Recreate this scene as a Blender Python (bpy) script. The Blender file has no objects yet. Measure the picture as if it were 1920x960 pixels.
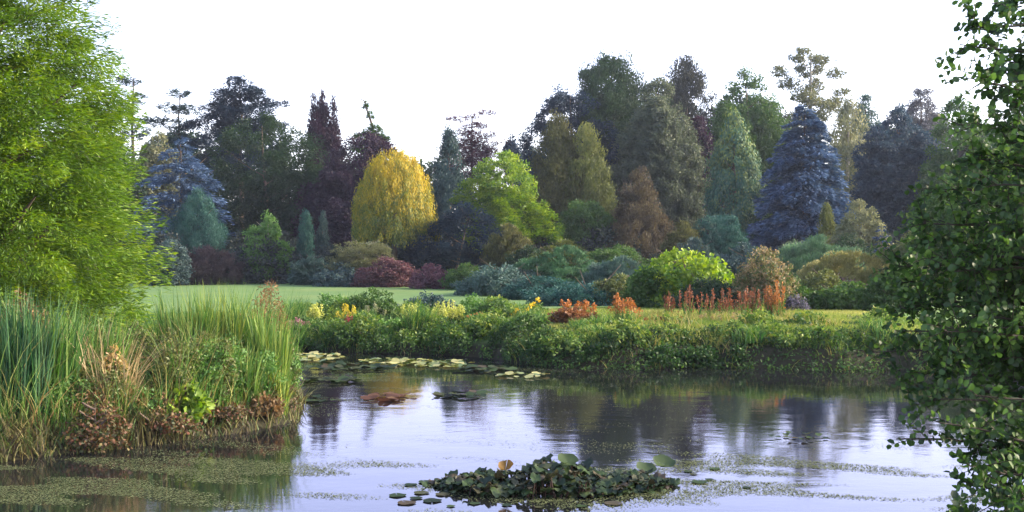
import bpy, math
import numpy as np
R = math.radians
C = bpy.context.scene.collection
SC = bpy.context.scene
F = 2059.0            # focal length in pixels of the 1920 wide photograph
EYE = 3.0             # height of the camera above the water

# ------------------------------------------------------------------ camera, sky, sun, exposure
cam_d = bpy.data.cameras.new("camera"); cam = bpy.data.objects.new("camera", cam_d); C.objects.link(cam)
cam.location = (0, 0, EYE); cam.rotation_euler = (R(90), 0, 0)
cam_d.sensor_width = 36; cam_d.lens = 36 * F / 1920; cam_d.clip_end = 4000; cam_d.clip_start = .05
SC.camera = cam
VEIL = 3.0; SUN_EL, SUN_AZ = 25.0, 86.0       # azimuth measured from the view direction towards the right
world = bpy.data.worlds.new("World"); SC.world = world; world.use_nodes = True
nt = world.node_tree; nt.nodes.clear()
sky = nt.nodes.new("ShaderNodeTexSky"); sky.sky_type = 'NISHITA'; sky.sun_disc = False
sky.sun_elevation = R(SUN_EL); sky.sun_rotation = R(SUN_AZ)
sky.air_density = 1.0; sky.dust_density = 3.0; sky.ozone_density = 1.5
bg = nt.nodes.new("ShaderNodeBackground"); bg.inputs[1].default_value = .15
wo = nt.nodes.new("ShaderNodeOutputWorld")
# thin bright overcast veil: whitest at the horizon, lavender higher up
tc = nt.nodes.new("ShaderNodeTexCoord"); sx = nt.nodes.new("ShaderNodeSeparateXYZ"); nt.links.new(tc.outputs["Generated"], sx.inputs[0])
vr = nt.nodes.new("ShaderNodeValToRGB"); nt.links.new(sx.outputs[2], vr.inputs[0])
el = vr.color_ramp.elements; el[0].position = 0; el[0].color = (1, .93, .92, 1); el[1].position = 1; el[1].color = (.10, .10, .17, 1)
for p_, c_ in ((.1, (.85, .76, .93)), (.2, (.6, .54, .84)), (.42, (.26, .25, .42))):
    e_ = el.new(p_); e_.color = (*c_, 1)
vs = nt.nodes.new("ShaderNodeMix"); vs.data_type = 'RGBA'; vs.blend_type = 'MULTIPLY'; vs.inputs[0].default_value = 1; vs.inputs[7].default_value = (VEIL, VEIL, VEIL, 1)
nt.links.new(vr.outputs[0], vs.inputs[6])
ad = nt.nodes.new("ShaderNodeMix"); ad.data_type = 'RGBA'; ad.blend_type = 'ADD'; ad.inputs[0].default_value = 1; ad.clamp_result = False
nt.links.new(sky.outputs[0], ad.inputs[6]); nt.links.new(vs.outputs[2], ad.inputs[7])
nt.links.new(ad.outputs[2], bg.inputs[0]); nt.links.new(bg.outputs[0], wo.inputs[0])
sun_d = bpy.data.lights.new("sun", 'SUN'); sun_d.energy = 3.2; sun_d.angle = R(.6); sun_d.color = (1, .87, .66)
sun = bpy.data.objects.new("sun", sun_d); C.objects.link(sun)
sun.rotation_euler = (R(90 - SUN_EL), 0, R(-SUN_AZ + 180))
SC.view_settings.view_transform = 'Standard'; SC.view_settings.look = 'None'
SC.view_settings.exposure = 1.6; SC.view_settings.gamma = 1
SC.cycles.max_bounces = 6; SC.cycles.diffuse_bounces = 2; SC.cycles.glossy_bounces = 2
SC.cycles.transmission_bounces = 2; SC.cycles.volume_bounces = 0
SC.cycles.use_denoising = True

# ------------------------------------------------------------------ helpers
def X(px, d): return (px - 960) / F * d
def Z(py, d): return EYE - (py - 480) / F * d
def M_(dpx, d): return dpx / F * d
def unit(a): return a / np.maximum(np.linalg.norm(a, axis=-1, keepdims=True), 1e-9)

POND = np.array([(-7.5,36.2),(-6,34.8),(-4.3,33.9),(-2.4,33.4),(-.9,32.4),(.3,30.6),(1.6,29.5),(3.2,29.2),(5,29.7),(7,29.2),(8.6,28.6),(10.2,28.9),(12,27.5),
                 (13,23),(12,17),(9.5,12),(6,9.6),(0,9),(-8,9),(-15,10.5),(-17,13.5),(-12,15.0),(-7.6,15.9),(-6,17.2),(-4.6,18.6),(-3.95,19.8),(-4.3,22.5),(-5.6,27),(-7.0,32)])
def pond_dist(x, y):
    """signed distance to the shoreline, negative in the water"""
    x = np.asarray(x, float); y = np.asarray(y, float)
    best = np.full(x.shape, 1e9); inside = np.zeros(x.shape, bool)
    n = len(POND)
    for i in range(n):
        ax, ay = POND[i]; bx, by = POND[(i + 1) % n]
        ex, ey = bx - ax, by - ay
        t = np.clip(((x - ax) * ex + (y - ay) * ey) / (ex * ex + ey * ey), 0, 1)
        best = np.minimum(best, np.hypot(x - ax - t * ex, y - ay - t * ey))
        c = ((ay > y) != (by > y)) & (x < (bx - ax) * (y - ay) / (by - ay + 1e-12) + ax)
        inside ^= c
    return np.where(inside, -best, best)
def ground_z(x, y):
    d = pond_dist(x, y)
    x = np.asarray(x, float); y = np.asarray(y, float)
    hb = .5 + .45 / (1 + np.exp(-(x - .5) / 1.2)) * np.exp(-((y - 36) / 15) ** 2)
    up = hb * (1 - np.exp(-np.maximum(d, 0) / .55)) + .03 * np.sin(x * .21 + 1) * np.cos(y * .17) * np.clip(d / 4, 0, 1)
    near = 1.0 * np.clip((8.5 - y) / 6, 0, 1) * np.clip(d, 0, 1)
    dn = -.8 * (1 - np.exp(np.minimum(d, 0) / .6))
    return np.where(d > 0, up + near, dn)
def gz(x, y): return float(ground_z(np.array([x]), np.array([y]))[0])

def tag(o, label=None, cat=None, group=None, kind=None):
    if label: o["label"] = label
    if cat: o["category"] = cat
    if group: o["group"] = group
    if kind: o["kind"] = kind
    return o
def empty(name, loc, label, cat, group=None):
    o = bpy.data.objects.new(name, None); C.objects.link(o); o.location = loc; o.empty_display_size = .3
    return tag(o, label, cat, group)

def mesh_obj(name, V, Fq, mat, parent=None, var=None, origin=(0, 0, 0), smooth=False):
    """V (n,3) world coords, Fq (m,4) quads (or (m,3)); stored relative to origin"""
    V = np.asarray(V, np.float32) - np.asarray(origin, np.float32)
    Fq = np.asarray(Fq, np.int32); k = Fq.shape[1]
    me = bpy.data.meshes.new(name)
    me.vertices.add(len(V)); me.vertices.foreach_set("co", V.ravel())
    me.loops.add(Fq.size); me.loops.foreach_set("vertex_index", Fq.ravel())
    me.polygons.add(len(Fq)); me.polygons.foreach_set("loop_start", np.arange(0, Fq.size, k, dtype=np.int32))
    if var is not None:
        a = me.attributes.new("var", 'FLOAT', 'FACE'); a.data.foreach_set("value", np.clip(var, 0, 1).astype(np.float32))
    me.update(calc_edges=True)
    if smooth: me.polygons.foreach_set("use_smooth", np.ones(len(Fq), bool))
    me.materials.append(mat)
    o = bpy.data.objects.new(name, me); C.objects.link(o)
    if parent is not None: o.parent = parent
    else: o.location = origin
    return o

class Geo:
    def __init__(s): s.V = []; s.F = []; s.v = []; s.n = 0
    def add(s, V, Fq, var):
        s.V.append(V); s.F.append(Fq + s.n); s.v.append(np.broadcast_to(np.asarray(var, float), (len(Fq),))); s.n += len(V)
    def build(s, name, mat, parent=None, origin=(0, 0, 0), smooth=False):
        return mesh_obj(name, np.concatenate(s.V), np.concatenate(s.F), mat, parent, np.concatenate(s.v), origin, smooth)

RH = (np.array([(0, 0, 0), (.5, .5, .05), (1, 0, 0), (.5, -.5, .05)]), np.array([(0, 1, 2, 3)]))
OV = (np.array([(0, 0, 0), (.28, .42, .13), (.72, .42, .1), (1, 0, -.06), (.72, -.42, .1), (.28, -.42, .13)]), np.array([(0, 1, 2, 3), (0, 3, 4, 5)]))
def cards(g, P, D, N, L, W, var, shape=RH):
    T, Fc = shape
    D = unit(D); S = unit(np.cross(D, N)); N = np.cross(S, D)
    L = np.broadcast_to(np.asarray(L, float), (len(P),))[:, None, None]; W = np.broadcast_to(np.asarray(W, float), (len(P),))[:, None, None]
    V = P[:, None, :] + T[None, :, 0:1] * L * D[:, None] + T[None, :, 1:2] * W * S[:, None] + T[None, :, 2:3] * L * N[:, None]
    k = len(T); base = (np.arange(len(P)) * k)[:, None, None]
    Fq = (Fc[None] + base).reshape(-1, 4)
    g.add(V.reshape(-1, 3), Fq, np.repeat(np.broadcast_to(np.asarray(var, float), (len(P),)), len(Fc)))

def tube(g, pts, rad, sides=7, var=.5):
    pts = np.asarray(pts, float); rad = np.broadcast_to(np.asarray(rad, float), (len(pts),))
    T = np.gradient(pts, axis=0); T = unit(T)
    ref = np.array([0, 0, 1.]) if abs(T[0, 2]) < .8 else np.array([1., 0, 0])
    A = unit(np.cross(T, ref)); B = np.cross(T, A)
    an = np.linspace(0, 2 * math.pi, sides, endpoint=False)
    V = pts[:, None] + rad[:, None, None] * (np.cos(an)[None, :, None] * A[:, None] + np.sin(an)[None, :, None] * B[:, None])
    n = len(pts); Fq = []
    for i in range(n - 1):
        for j in range(sides):
            Fq.append((i * sides + j, i * sides + (j + 1) % sides, (i + 1) * sides + (j + 1) % sides, (i + 1) * sides + j))
    g.add(V.reshape(-1, 3), np.array(Fq), var)

def blades(g, rng, base, h, w, lean, arch, n_seg=3, var=.5, dirs=None):
    """grass / reed blades; base (n,3), h (n,), arching to one side"""
    n = len(base); h = np.broadcast_to(np.asarray(h, float), (n,))
    an = rng.uniform(0, 2 * math.pi, n) if dirs is None else dirs
    D = np.stack([np.cos(an), np.sin(an), np.zeros(n)], 1)
    fa = rng.uniform(0, 2 * math.pi, n); S = np.stack([np.cos(fa), np.sin(fa), np.zeros(n)], 1)
    lean = np.abs(rng.normal(0, lean, n)); ar = np.abs(rng.normal(0, arch, n)) + arch * .3
    rows = []
    for i in range(n_seg + 1):
        t = i / n_seg
        off = (lean * t + ar * t ** 2.5) * h
        zz = h * (t - .35 * ar * t ** 3)
        c = base + D * off[:, None] + np.array([0, 0, 1.]) * zz[:, None]
        ww = w * (1 - t ** 2 * .93) * .5
        rows += [c - S * ww, c + S * ww]
    V = np.stack(rows, 1); k = V.shape[1]
    Fc = np.array([(2 * i, 2 * i + 1, 2 * i + 3, 2 * i + 2) for i in range(n_seg)])
    Fq = (Fc[None] + (np.arange(n) * k)[:, None, None]).reshape(-1, 4)
    g.add(V.reshape(-1, 3), Fq, np.repeat(np.broadcast_to(np.asarray(var, float), (n,)), n_seg))

# ------------------------------------------------------------------ materials
def ramp(nt, cols):
    r = nt.nodes.new("ShaderNodeValToRGB"); e = r.color_ramp.elements
    while len(e) < len(cols): e.new(.5)
    for i, c in enumerate(cols):
        e[i].position = i / (len(cols) - 1); e[i].color = (*c, 1)
    return r
_mats = {}
def leaf_mat(name, *cols, trans=.35, gloss=.025, rough=.55):
    if name in _mats: return _mats[name]
    m = bpy.data.materials.new(name); m.use_nodes = True; t = m.node_tree; t.nodes.clear(); N = t.nodes.new; Lk = t.links.new
    a = N("ShaderNodeAttribute"); a.attribute_name = "var"
    r = ramp(t, cols); Lk(a.outputs["Fac"], r.inputs[0])
    d = N("ShaderNodeBsdfDiffuse"); tr = N("ShaderNodeBsdfTranslucent"); gl = N("ShaderNodeBsdfGlossy"); gl.inputs["Roughness"].default_value = rough
    hs = N("ShaderNodeHueSaturation"); hs.inputs["Saturation"].default_value = 1.15; hs.inputs["Value"].default_value = 1.25
    Lk(r.outputs[0], hs.inputs["Color"])
    Lk(r.outputs[0], d.inputs[0]); Lk(hs.outputs[0], tr.inputs[0])
    m1 = N("ShaderNodeMixShader"); m1.inputs[0].default_value = trans; Lk(d.outputs[0], m1.inputs[1]); Lk(tr.outputs[0], m1.inputs[2])
    m2 = N("ShaderNodeMixShader"); m2.inputs[0].default_value = gloss; Lk(m1.outputs[0], m2.inputs[1]); Lk(gl.outputs[0], m2.inputs[2])
    o = N("ShaderNodeOutputMaterial"); Lk(m2.outputs[0], o.inputs[0])
    _mats[name] = m; return m
def rough_mat(name, cols, scale=3, bump=.3, rough=.9, stretch=(1, 1, 1)):
    if name in _mats: return _mats[name]
    m = bpy.data.materials.new(name); m.use_nodes = True; t = m.node_tree; N = t.nodes.new; Lk = t.links.new
    p = t.nodes["Principled BSDF"]; p.inputs["Roughness"].default_value = rough; p.inputs["Specular IOR Level"].default_value = .2
    g = N("ShaderNodeNewGeometry"); mp = N("ShaderNodeMapping"); mp.inputs["Scale"].default_value = stretch
    n = N("ShaderNodeTexNoise"); n.inputs["Scale"].default_value = scale; n.inputs["Detail"].default_value = 6
    Lk(g.outputs["Position"], mp.inputs[0]); Lk(mp.outputs[0], n.inputs["Vector"])
    r = ramp(t, cols); Lk(n.outputs["Fac"], r.inputs[0]); Lk(r.outputs[0], p.inputs["Base Color"])
    b = N("ShaderNodeBump"); b.inputs["Strength"].default_value = bump; b.inputs["Distance"].default_value = .1
    Lk(n.outputs["Fac"], b.inputs["Height"]); Lk(b.outputs[0], p.inputs["Normal"])
    _mats[name] = m; return m

BARK = rough_mat("bark_brown", [(.05, .035, .03), (.16, .12, .09)], 6, .6, .9, (1, 1, .2))
PALE_BARK = rough_mat("bark_pale", [(.16, .13, .1), (.42, .38, .32)], 6, .4, .9, (1, 1, .3))
STEM = rough_mat("stem_green", [(.05, .07, .025), (.12, .13, .05)], 8, .2)

# ------------------------------------------------------------------ ground
def ground():
    xs = np.concatenate([np.linspace(-1500, -60, 18), np.linspace(-58, -19, 20), np.arange(-18.5, 18.5, .3), np.linspace(19, 58, 20), np.linspace(60, 1500, 18)])
    ys = np.concatenate([np.linspace(-300, -10, 8), np.arange(-8, 8, 1.), np.arange(8.2, 42, .3), np.linspace(43, 130, 50), np.linspace(135, 2500, 22)])
    gx, gy = np.meshgrid(xs, ys); z = ground_z(gx, gy)
    V = np.stack([gx, gy, z], -1).reshape(-1, 3); nx, ny = len(xs), len(ys)
    i = np.arange(nx - 1)[None] + (np.arange(ny - 1) * nx)[:, None]; i = i.ravel()
    Fq = np.stack([i, i + 1, i + 1 + nx, i + nx], 1)
    m = bpy.data.materials.new("lawn"); m.use_nodes = True; t = m.node_tree; N = t.nodes.new; Lk = t.links.new
    p = t.nodes["Principled BSDF"]; p.inputs["Roughness"].default_value = .9; p.inputs["Specular IOR Level"].default_value = .15
    g = N("ShaderNodeNewGeometry")
    n1 = N("ShaderNodeTexNoise"); n1.inputs["Scale"].default_value = .12; n1.inputs["Detail"].default_value = 5
    n2 = N("ShaderNodeTexNoise"); n2.inputs["Scale"].default_value = 5; n2.inputs["Detail"].default_value = 6
    Lk(g.outputs["Position"], n1.inputs["Vector"]); Lk(g.outputs["Position"], n2.inputs["Vector"])
    r1 = ramp(t, [(.07, .135, .05), (.11, .18, .055), (.19, .22, .075)]); Lk(n1.outputs["Fac"], r1.inputs[0])
    r2 = ramp(t, [(.7, .7, .7), (1.25, 1.25, 1.2)]); Lk(n2.outputs["Fac"], r2.inputs[0])
    mx = N("ShaderNodeMix"); mx.data_type = 'RGBA'; mx.blend_type = 'MULTIPLY'; mx.inputs[0].default_value = 1
    Lk(r1.outputs[0], mx.inputs[6]); Lk(r2.outputs[0], mx.inputs[7])
    # bare mud where the ground is low, by height
    sp = N("ShaderNodeSeparateXYZ"); Lk(g.outputs["Position"], sp.inputs[0])
    mr = N("ShaderNodeMapRange"); mr.inputs[1].default_value = .12; mr.inputs[2].default_value = .4; Lk(sp.outputs[2], mr.inputs[0])
    m2 = N("ShaderNodeMix"); m2.data_type = 'RGBA'; Lk(mr.outputs[0], m2.inputs[0]); m2.inputs[6].default_value = (.018, .014, .01, 1); Lk(mx.outputs[2], m2.inputs[7])
    # bare soil on the steep bank faces
    sn = N("ShaderNodeSeparateXYZ"); Lk(g.outputs["Normal"], sn.inputs[0])
    ms = N("ShaderNodeMapRange"); ms.inputs[1].default_value = .86; ms.inputs[2].default_value = .97; Lk(sn.outputs[2], ms.inputs[0])
    m3 = N("ShaderNodeMix"); m3.data_type = 'RGBA'; Lk(ms.outputs[0], m3.inputs[0]); m3.inputs[6].default_value = (.03, .028, .016, 1); Lk(m2.outputs[2], m3.inputs[7])
    Lk(m3.outputs[2], p.inputs["Base Color"])
    b = N("ShaderNodeBump"); b.inputs["Strength"].default_value = .5; b.inputs["Distance"].default_value = .06; Lk(n2.outputs["Fac"], b.inputs["Height"]); Lk(b.outputs[0], p.inputs["Normal"])
    tag(mesh_obj("ground", V, Fq, m, smooth=True), kind="structure")
ground()

def water():
    m = bpy.data.materials.new("pond_water"); m.use_nodes = True; t = m.node_tree; t.nodes.clear(); N = t.nodes.new; Lk = t.links.new
    g = N("ShaderNodeNewGeometry")
    def noise(scale, det, st, rough=.5):
        mp = N("ShaderNodeMapping"); mp.inputs["Scale"].default_value = st; Lk(g.outputs["Position"], mp.inputs[0])
        n = N("ShaderNodeTexNoise"); n.inputs["Scale"].default_value = scale; n.inputs["Detail"].default_value = det; n.inputs["Roughness"].default_value = rough
        Lk(mp.outputs[0], n.inputs["Vector"]); return n
    a = noise(1.1, 3, (1, 1.6, 1)); b = noise(5.5, 4, (1, 1.5, 1), .6)
    ad = N("ShaderNodeMath"); ad.operation = 'MULTIPLY_ADD'; Lk(b.outputs["Fac"], ad.inputs[0]); ad.inputs[1].default_value = .22; Lk(a.outputs["Fac"], ad.inputs[2])
    bp = N("ShaderNodeBump"); bp.inputs["Strength"].default_value = 1; bp.inputs["Distance"].default_value = .0034; Lk(ad.outputs[0], bp.inputs["Height"])
    va = N("ShaderNodeVectorMath"); va.operation = 'ADD'; va.inputs[1].default_value = (0, -.0115, 0); Lk(bp.outputs[0], va.inputs[0])  # normals tilted towards the camera to shift where the reflections fall
    vn = N("ShaderNodeVectorMath"); vn.operation = 'NORMALIZE'; Lk(va.outputs[0], vn.inputs[0])
    gl = N("ShaderNodeBsdfGlossy"); gl.inputs["Roughness"].default_value = .035; gl.inputs["Color"].default_value = (.87, .835, .96, 1); Lk(vn.outputs[0], gl.inputs["Normal"])  # lavender cast of the reflected sky put into the gloss colour
    df = N("ShaderNodeBsdfDiffuse"); df.inputs["Color"].default_value = (.011, .012, .012, 1)
    fr = N("ShaderNodeFresnel"); fr.inputs["IOR"].default_value = 1.38; Lk(vn.outputs[0], fr.inputs["Normal"])
    pw = N("ShaderNodeMath"); pw.operation = 'POWER'; pw.inputs[1].default_value = .75; Lk(fr.outputs[0], pw.inputs[0])
    mx = N("ShaderNodeMixShader"); Lk(pw.outputs[0], mx.inputs[0]); Lk(df.outputs[0], mx.inputs[1]); Lk(gl.outputs[0], mx.inputs[2])
    o = N("ShaderNodeOutputMaterial"); Lk(mx.outputs[0], o.inputs[0])
    V = np.array([(-24, 7, 0), (18, 7, 0), (18, 39, 0), (-24, 39, 0)], float)
    tag(mesh_obj("water", V, np.array([(0, 1, 2, 3)]), m), kind="structure")
water()

# ------------------------------------------------------------------ foliage generators
PROF = dict(
    cone=[(0, .8), (.08, 1), (.3, .82), (.6, .5), (.85, .2), (1, .02)],
    slimcone=[(0, .85), (.12, 1), (.5, .75), (.8, .38), (1, .04)],
    drop=[(0, .5), (.15, .85), (.38, 1), (.65, .72), (.87, .34), (1, .05)],
    dome=[(0, .9), (.25, 1), (.55, .97), (.78, .8), (.92, .5), (1, .12)],
    oval=[(0, .45), (.2, .85), (.45, 1), (.7, .86), (.88, .52), (1, .1)],
    mound=[(0, 1), (.3, .97), (.6, .8), (.85, .48), (1, .12)],
    flat=[(0, .3), (.45, .75), (.75, 1), (.93, .8), (1, .4)],
    column=[(0, .85), (.3, 1), (.7, .85), (.9, .5), (1, .12)])
FINE = .72
def foliage(g, rng, cx, cy, z0, z1, rad, prof, mode, L, W, cover=2.8, cr=.16, squash=.7, depth=1., lean=0., rough=.12, tipv=0., inner=.25, vj=.45, gaps=0., shape=RH):
    pr = np.array(PROF[prof] if isinstance(prof, str) else prof)
    H = z1 - z0
    ts = np.linspace(0, 1, 60); rs = np.interp(ts, pr[:, 0], pr[:, 1]) * rad
    area = 2 * math.pi * np.sum((rs[1:] + rs[:-1]) / 2) * H / 59 * (1 + depth) / 2 + math.pi * rad ** 2 * .5
    cR = cr * rad; L *= FINE; W *= FINE; rad_o = rad
    nc = int(max(10, area / (cR * cR * 1.6))); ntot = int(cover * area / (.5 * L * W)); per = max(3, ntot // nc)
    cdf = np.cumsum(rs + rad * .03); cdf /= cdf[-1]
    t = np.interp(rng.random(nc), cdf, ts); r = np.interp(t, pr[:, 0], pr[:, 1]) * rad
    an = rng.uniform(0, 2 * math.pi, nc)
    lump = 1 + rough * (np.sin(an * 3 + t * 7 + rng.uniform(0, 6)) * .6 + np.sin(an * 5 - t * 13 + rng.uniform(0, 6)) * .4)
    fr = np.where(rng.random(nc) < inner, rng.uniform(.2, .8, nc), rng.uniform(.84, 1.02, nc))
    rr = np.maximum(r * lump - cR * .3, r * .25) * fr
    O = np.stack([np.cos(an), np.sin(an), np.zeros(nc)], 1)
    P = np.stack([cx + lean * t + O[:, 0] * rr, cy + O[:, 1] * rr * depth, z0 + t * H], 1)
    P[:, 2] = np.minimum(P[:, 2], z1 - cR * squash * .5)
    if gaps:
        k = np.sin(P[:, 0] * 2.1 / cR / 3 + 1) + np.sin(P[:, 2] * 2.7 / cR / 3 + P[:, 1] / cR / 2) 
        keep = k > (-2 + gaps * 2.2); P = P[keep]; O = O[keep]; t = t[keep]; nc = len(P)
    cs = rng.uniform(.65, 1.3, nc)
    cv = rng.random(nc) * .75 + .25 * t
    idx = np.repeat(np.arange(nc), per); n = len(idx)
    q = unit(rng.normal(size=(n, 3))) * (rng.random(n) ** .45)[:, None] * cs[idx][:, None] * cR
    q[:, 2] *= squash
    pos = P[idx] + q
    out = unit(O[idx] + .6 * unit(q)); rd = rng.normal(size=(n, 3)); up = np.array([0, 0, 1.])
    if mode == 'leaf': D = rd * .7 + out * .5; Nn = rng.normal(size=(n, 3)) * .7 + out + up * .4
    elif mode == 'up': D = out * .35 + up + rd * .3; Nn = out + rd * .5
    elif mode == 'weep': D = out * .25 - up + rd * .22; Nn = out + rd * .5
    elif mode == 'spray': D = out - up * .25 + rd * .35; Nn = up + rd * .6
    else: D = out * .7 + rd * np.array([.6, .6, .12]); Nn = up + rd * .4
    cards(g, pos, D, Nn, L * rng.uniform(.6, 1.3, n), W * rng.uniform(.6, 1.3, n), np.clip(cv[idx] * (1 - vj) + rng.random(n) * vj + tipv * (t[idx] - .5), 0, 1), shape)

def fronds(g, rng, cx, cy, z0, z1, rad, prof, L, W, tiers, per_tier, n_card, droop=.25, width=.3, thick=.06, lean=0., depth=1., rise=0., jit=.5):
    pr = np.array(PROF[prof] if isinstance(prof, str) else prof); H = z1 - z0
    nb = tiers * per_tier
    t = (np.repeat(np.arange(tiers), per_tier) + rng.uniform(-jit, jit, nb)) / tiers; t = np.clip(t, 0, .985)
    keep = rng.random(nb) < .5 + .5 * (1 - t); t = t[keep]; nb = len(t)
    an = rng.uniform(0, 2 * math.pi, nb); ln = np.interp(t, pr[:, 0], pr[:, 1]) * rad * rng.uniform(.72, 1.06, nb)
    bv = rng.random(nb)
    cnt = np.maximum(6, (n_card * (ln / rad)).astype(int)); idx = np.repeat(np.arange(nb), cnt); n = len(idx)
    s = rng.random(n) ** .7
    D = np.stack([np.cos(an), np.sin(an) * depth, np.zeros(nb)], 1)[idx]; S = np.stack([-np.sin(an), np.cos(an), np.zeros(nb)], 1)[idx]
    lat = rng.uniform(-1, 1, n) * width * ln[idx] * (1.05 - s) ** .6
    pos = np.array([cx, cy, z0]) + D * (s * ln[idx])[:, None] + S * lat[:, None]
    pos[:, 0] += lean * t[idx]
    pos[:, 2] += t[idx] * H + rise * ln[idx] * s - droop * ln[idx] * s ** 2 + rng.normal(0, thick, n) * ln[idx]
    d = D + S * (np.sign(lat) * .6)[:, None] + rng.normal(size=(n, 3)) * .25; d[:, 2] += rise - 2 * droop * s * .6
    cards(g, pos, d, np.array([0, 0, 1.]) + rng.normal(size=(n, 3)) * .45, L * rng.uniform(.6, 1.3, n), W * rng.uniform(.6, 1.3, n), bv[idx] * .5 + rng.random(n) * .4 + .1 * s)

def trunk_geo(rng, x, y, zb, zt, r0, lean=0., limbs=6, rad=2., start=.3, kink=.15):
    g = Geo(); n = 8; t = np.linspace(0, 1, n)
    pts = np.stack([x + lean * t + rng.normal(0, kink * r0 * 2, n) * t, y + rng.normal(0, kink * r0 * 2, n) * t, zb + t * (zt - zb)], 1)
    tube(g, pts, r0 * (1 - .88 * t) + r0 * .35 * np.exp(-t * 14), 8)
    for i in range(limbs):
        s = rng.uniform(start, .9); p = np.array([np.interp(s, t, pts[:, k]) for k in range(3)])
        a = rng.uniform(0, 2 * math.pi); ln = rad * rng.uniform(.5, .85) * (1.1 - s * .6)
        q = np.linspace(0, 1, 5)[:, None]
        lp = p + q * np.array([math.cos(a) * ln, math.sin(a) * ln, ln * rng.uniform(.2, .7)]) + (q ** 2) * np.array([0, 0, ln * .15])
        tube(g, lp, np.linspace(r0 * (1 - s) * .55 + .02, .015, 5), 5)
    return g
_seed = [11]
def tree(name, label, px, top, bot, wid, d, prof, mode, mat, L=.42, W=.24, cat="tree", group=None, lean=0, bark=None, trunk=True, part="crown", base_px=None, **kw):
    """px, top, bot, wid: where the crown stands in the photograph; d: its real distance"""
    _seed[0] += 7; rng = np.random.default_rng(_seed[0])
    x = X(px, d); z1 = Z(top, d); z0 = Z(bot, d); rad = M_(wid, d) / 2; ln = M_(lean, d)
    gb = gz(x, d); z0 = gb + .05 if part == "foliage" else max(z0, gb + .3)
    e = empty(name, (x, d, gb), label, cat, group)
    g = Geo()
    if mode == 'fronds': fronds(g, rng, x, d, z0, z1, rad, prof, L, W, lean=ln, **kw)
    elif mode == 'multi':
        for (mx, mt, mb, mw, mp, mm, k2) in kw['lobes']:
            foliage(g, rng, X(mx, d), d + k2.get('dy', 0), max(Z(mb, d), gb), Z(mt, d), M_(mw, d) / 2, mp, mm, L, W, **{k: v for k, v in {**kw.get('base', {}), **k2}.items() if k != 'dy'})
    else:
        lobed = kw.pop('lobed', mode == 'leaf' or part == 'foliage')
        if lobed:
            foliage(g, rng, x, d, z0, z1, rad * .74, prof, mode, L, W, lean=ln, **{**kw, 'cover': kw.get('cover', 2.8) * .7})
            for i in range(7 if part == 'crown' else 5):
                a = rng.uniform(0, 6.28) if i > 1 else (0, math.pi)[i]; rr = rad * rng.uniform(.42, .6); f = rng.uniform(.5, .88); H = z1 - z0
                k2 = {**kw, 'cover': kw.get('cover', 2.8) * .8, 'cr': kw.get('cr', .16) * 1.7}
                foliage(g, rng, x + math.cos(a) * rr, d + math.sin(a) * rr, z0 + H * (f - .5) * (.7 if part == 'crown' else .2), z0 + H * f, rad * rng.uniform(.38, .54), 'dome', mode, L, W, **k2)
        else: foliage(g, rng, x, d, z0, z1, rad, prof, mode, L, W, lean=ln, **kw)
    g.build(part, mat, e, (x, d, gb))
    if trunk:
        tg = trunk_geo(rng, x, d, gb - .1, z1 - (z1 - gb) * .06, max(.03, .022 * (z1 - gb)), ln, 9 if z1 - gb > 4 else 5, rad, max(.12, (z0 - gb) / (z1 - gb)))
        tg.build("trunk" if z1 - gb > 4 else "stem", bark or BARK, e, (x, d, gb), True)
    return e
def shrub(name, label, px, top, bot, wid, d, prof, mode, mat, cat="shrub", **kw):
    if d > 45: wid *= 1.2
    if mode != 'fronds': kw.setdefault('rough', .28)
    kw.setdefault('L', .22); kw.setdefault('W', .13)
    return tree(name, label, px, top, bot, wid, d, prof, mode, mat, cat=cat, part="foliage", **kw)

# palettes (real leaf colours)
G_CYP = leaf_mat("cypress_leaf", (.06, .055, .025), (.075, .15, .025), (.165, .27, .035), (.3, .37, .05), trans=.4)
G_DARK = leaf_mat("dark_green_leaf", (.012, .024, .014), (.024, .048, .022), (.046, .08, .03))
G_MID = leaf_mat("mid_green_leaf", (.025, .055, .018), (.055, .11, .025), (.1, .17, .04))
G_BRIGHT = leaf_mat("bright_green_leaf", (.05, .11, .03), (.09, .19, .04), (.15, .26, .06))
G_LIME = leaf_mat("lime_leaf", (.035, .08, .02), (.11, .2, .025), (.24, .33, .04), (.36, .42, .07), trans=.4)
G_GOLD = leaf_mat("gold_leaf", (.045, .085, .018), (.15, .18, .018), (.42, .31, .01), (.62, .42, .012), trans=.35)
G_BLUE = leaf_mat("blue_needle", (.03, .055, .1), (.07, .12, .21), (.16, .235, .37), trans=.15)
G_TEAL = leaf_mat("teal_needle", (.018, .055, .05), (.035, .1, .085), (.07, .15, .115), trans=.2)
G_SLATE = leaf_mat("slate_needle", (.02, .045, .05), (.045, .08, .08), (.08, .12, .1), trans=.2)
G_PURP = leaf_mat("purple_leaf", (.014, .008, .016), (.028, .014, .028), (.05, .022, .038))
G_MAROON = leaf_mat("maroon_leaf", (.05, .03, .04), (.12, .05, .07), (.22, .11, .12))
G_CRIM = leaf_mat("crimson_leaf", (.05, .035, .03), (.11, .045, .055), (.19, .09, .09))
G_BROWN = leaf_mat("bronze_leaf", (.035, .04, .02), (.075, .08, .03), (.14, .13, .045))
G_OLIVE = leaf_mat("olive_leaf", (.06, .07, .025), (.11, .13, .04), (.18, .19, .06))
G_RUST = leaf_mat("rust_leaf", (.06, .07, .025), (.17, .1, .045), (.26, .16, .07))
G_PALE = leaf_mat("pale_leaf", (.08, .1, .05), (.17, .18, .09), (.27, .26, .14))
G_NAVY = leaf_mat("navy_leaf", (.012, .018, .034), (.022, .038, .06), (.04, .065, .085))
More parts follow.
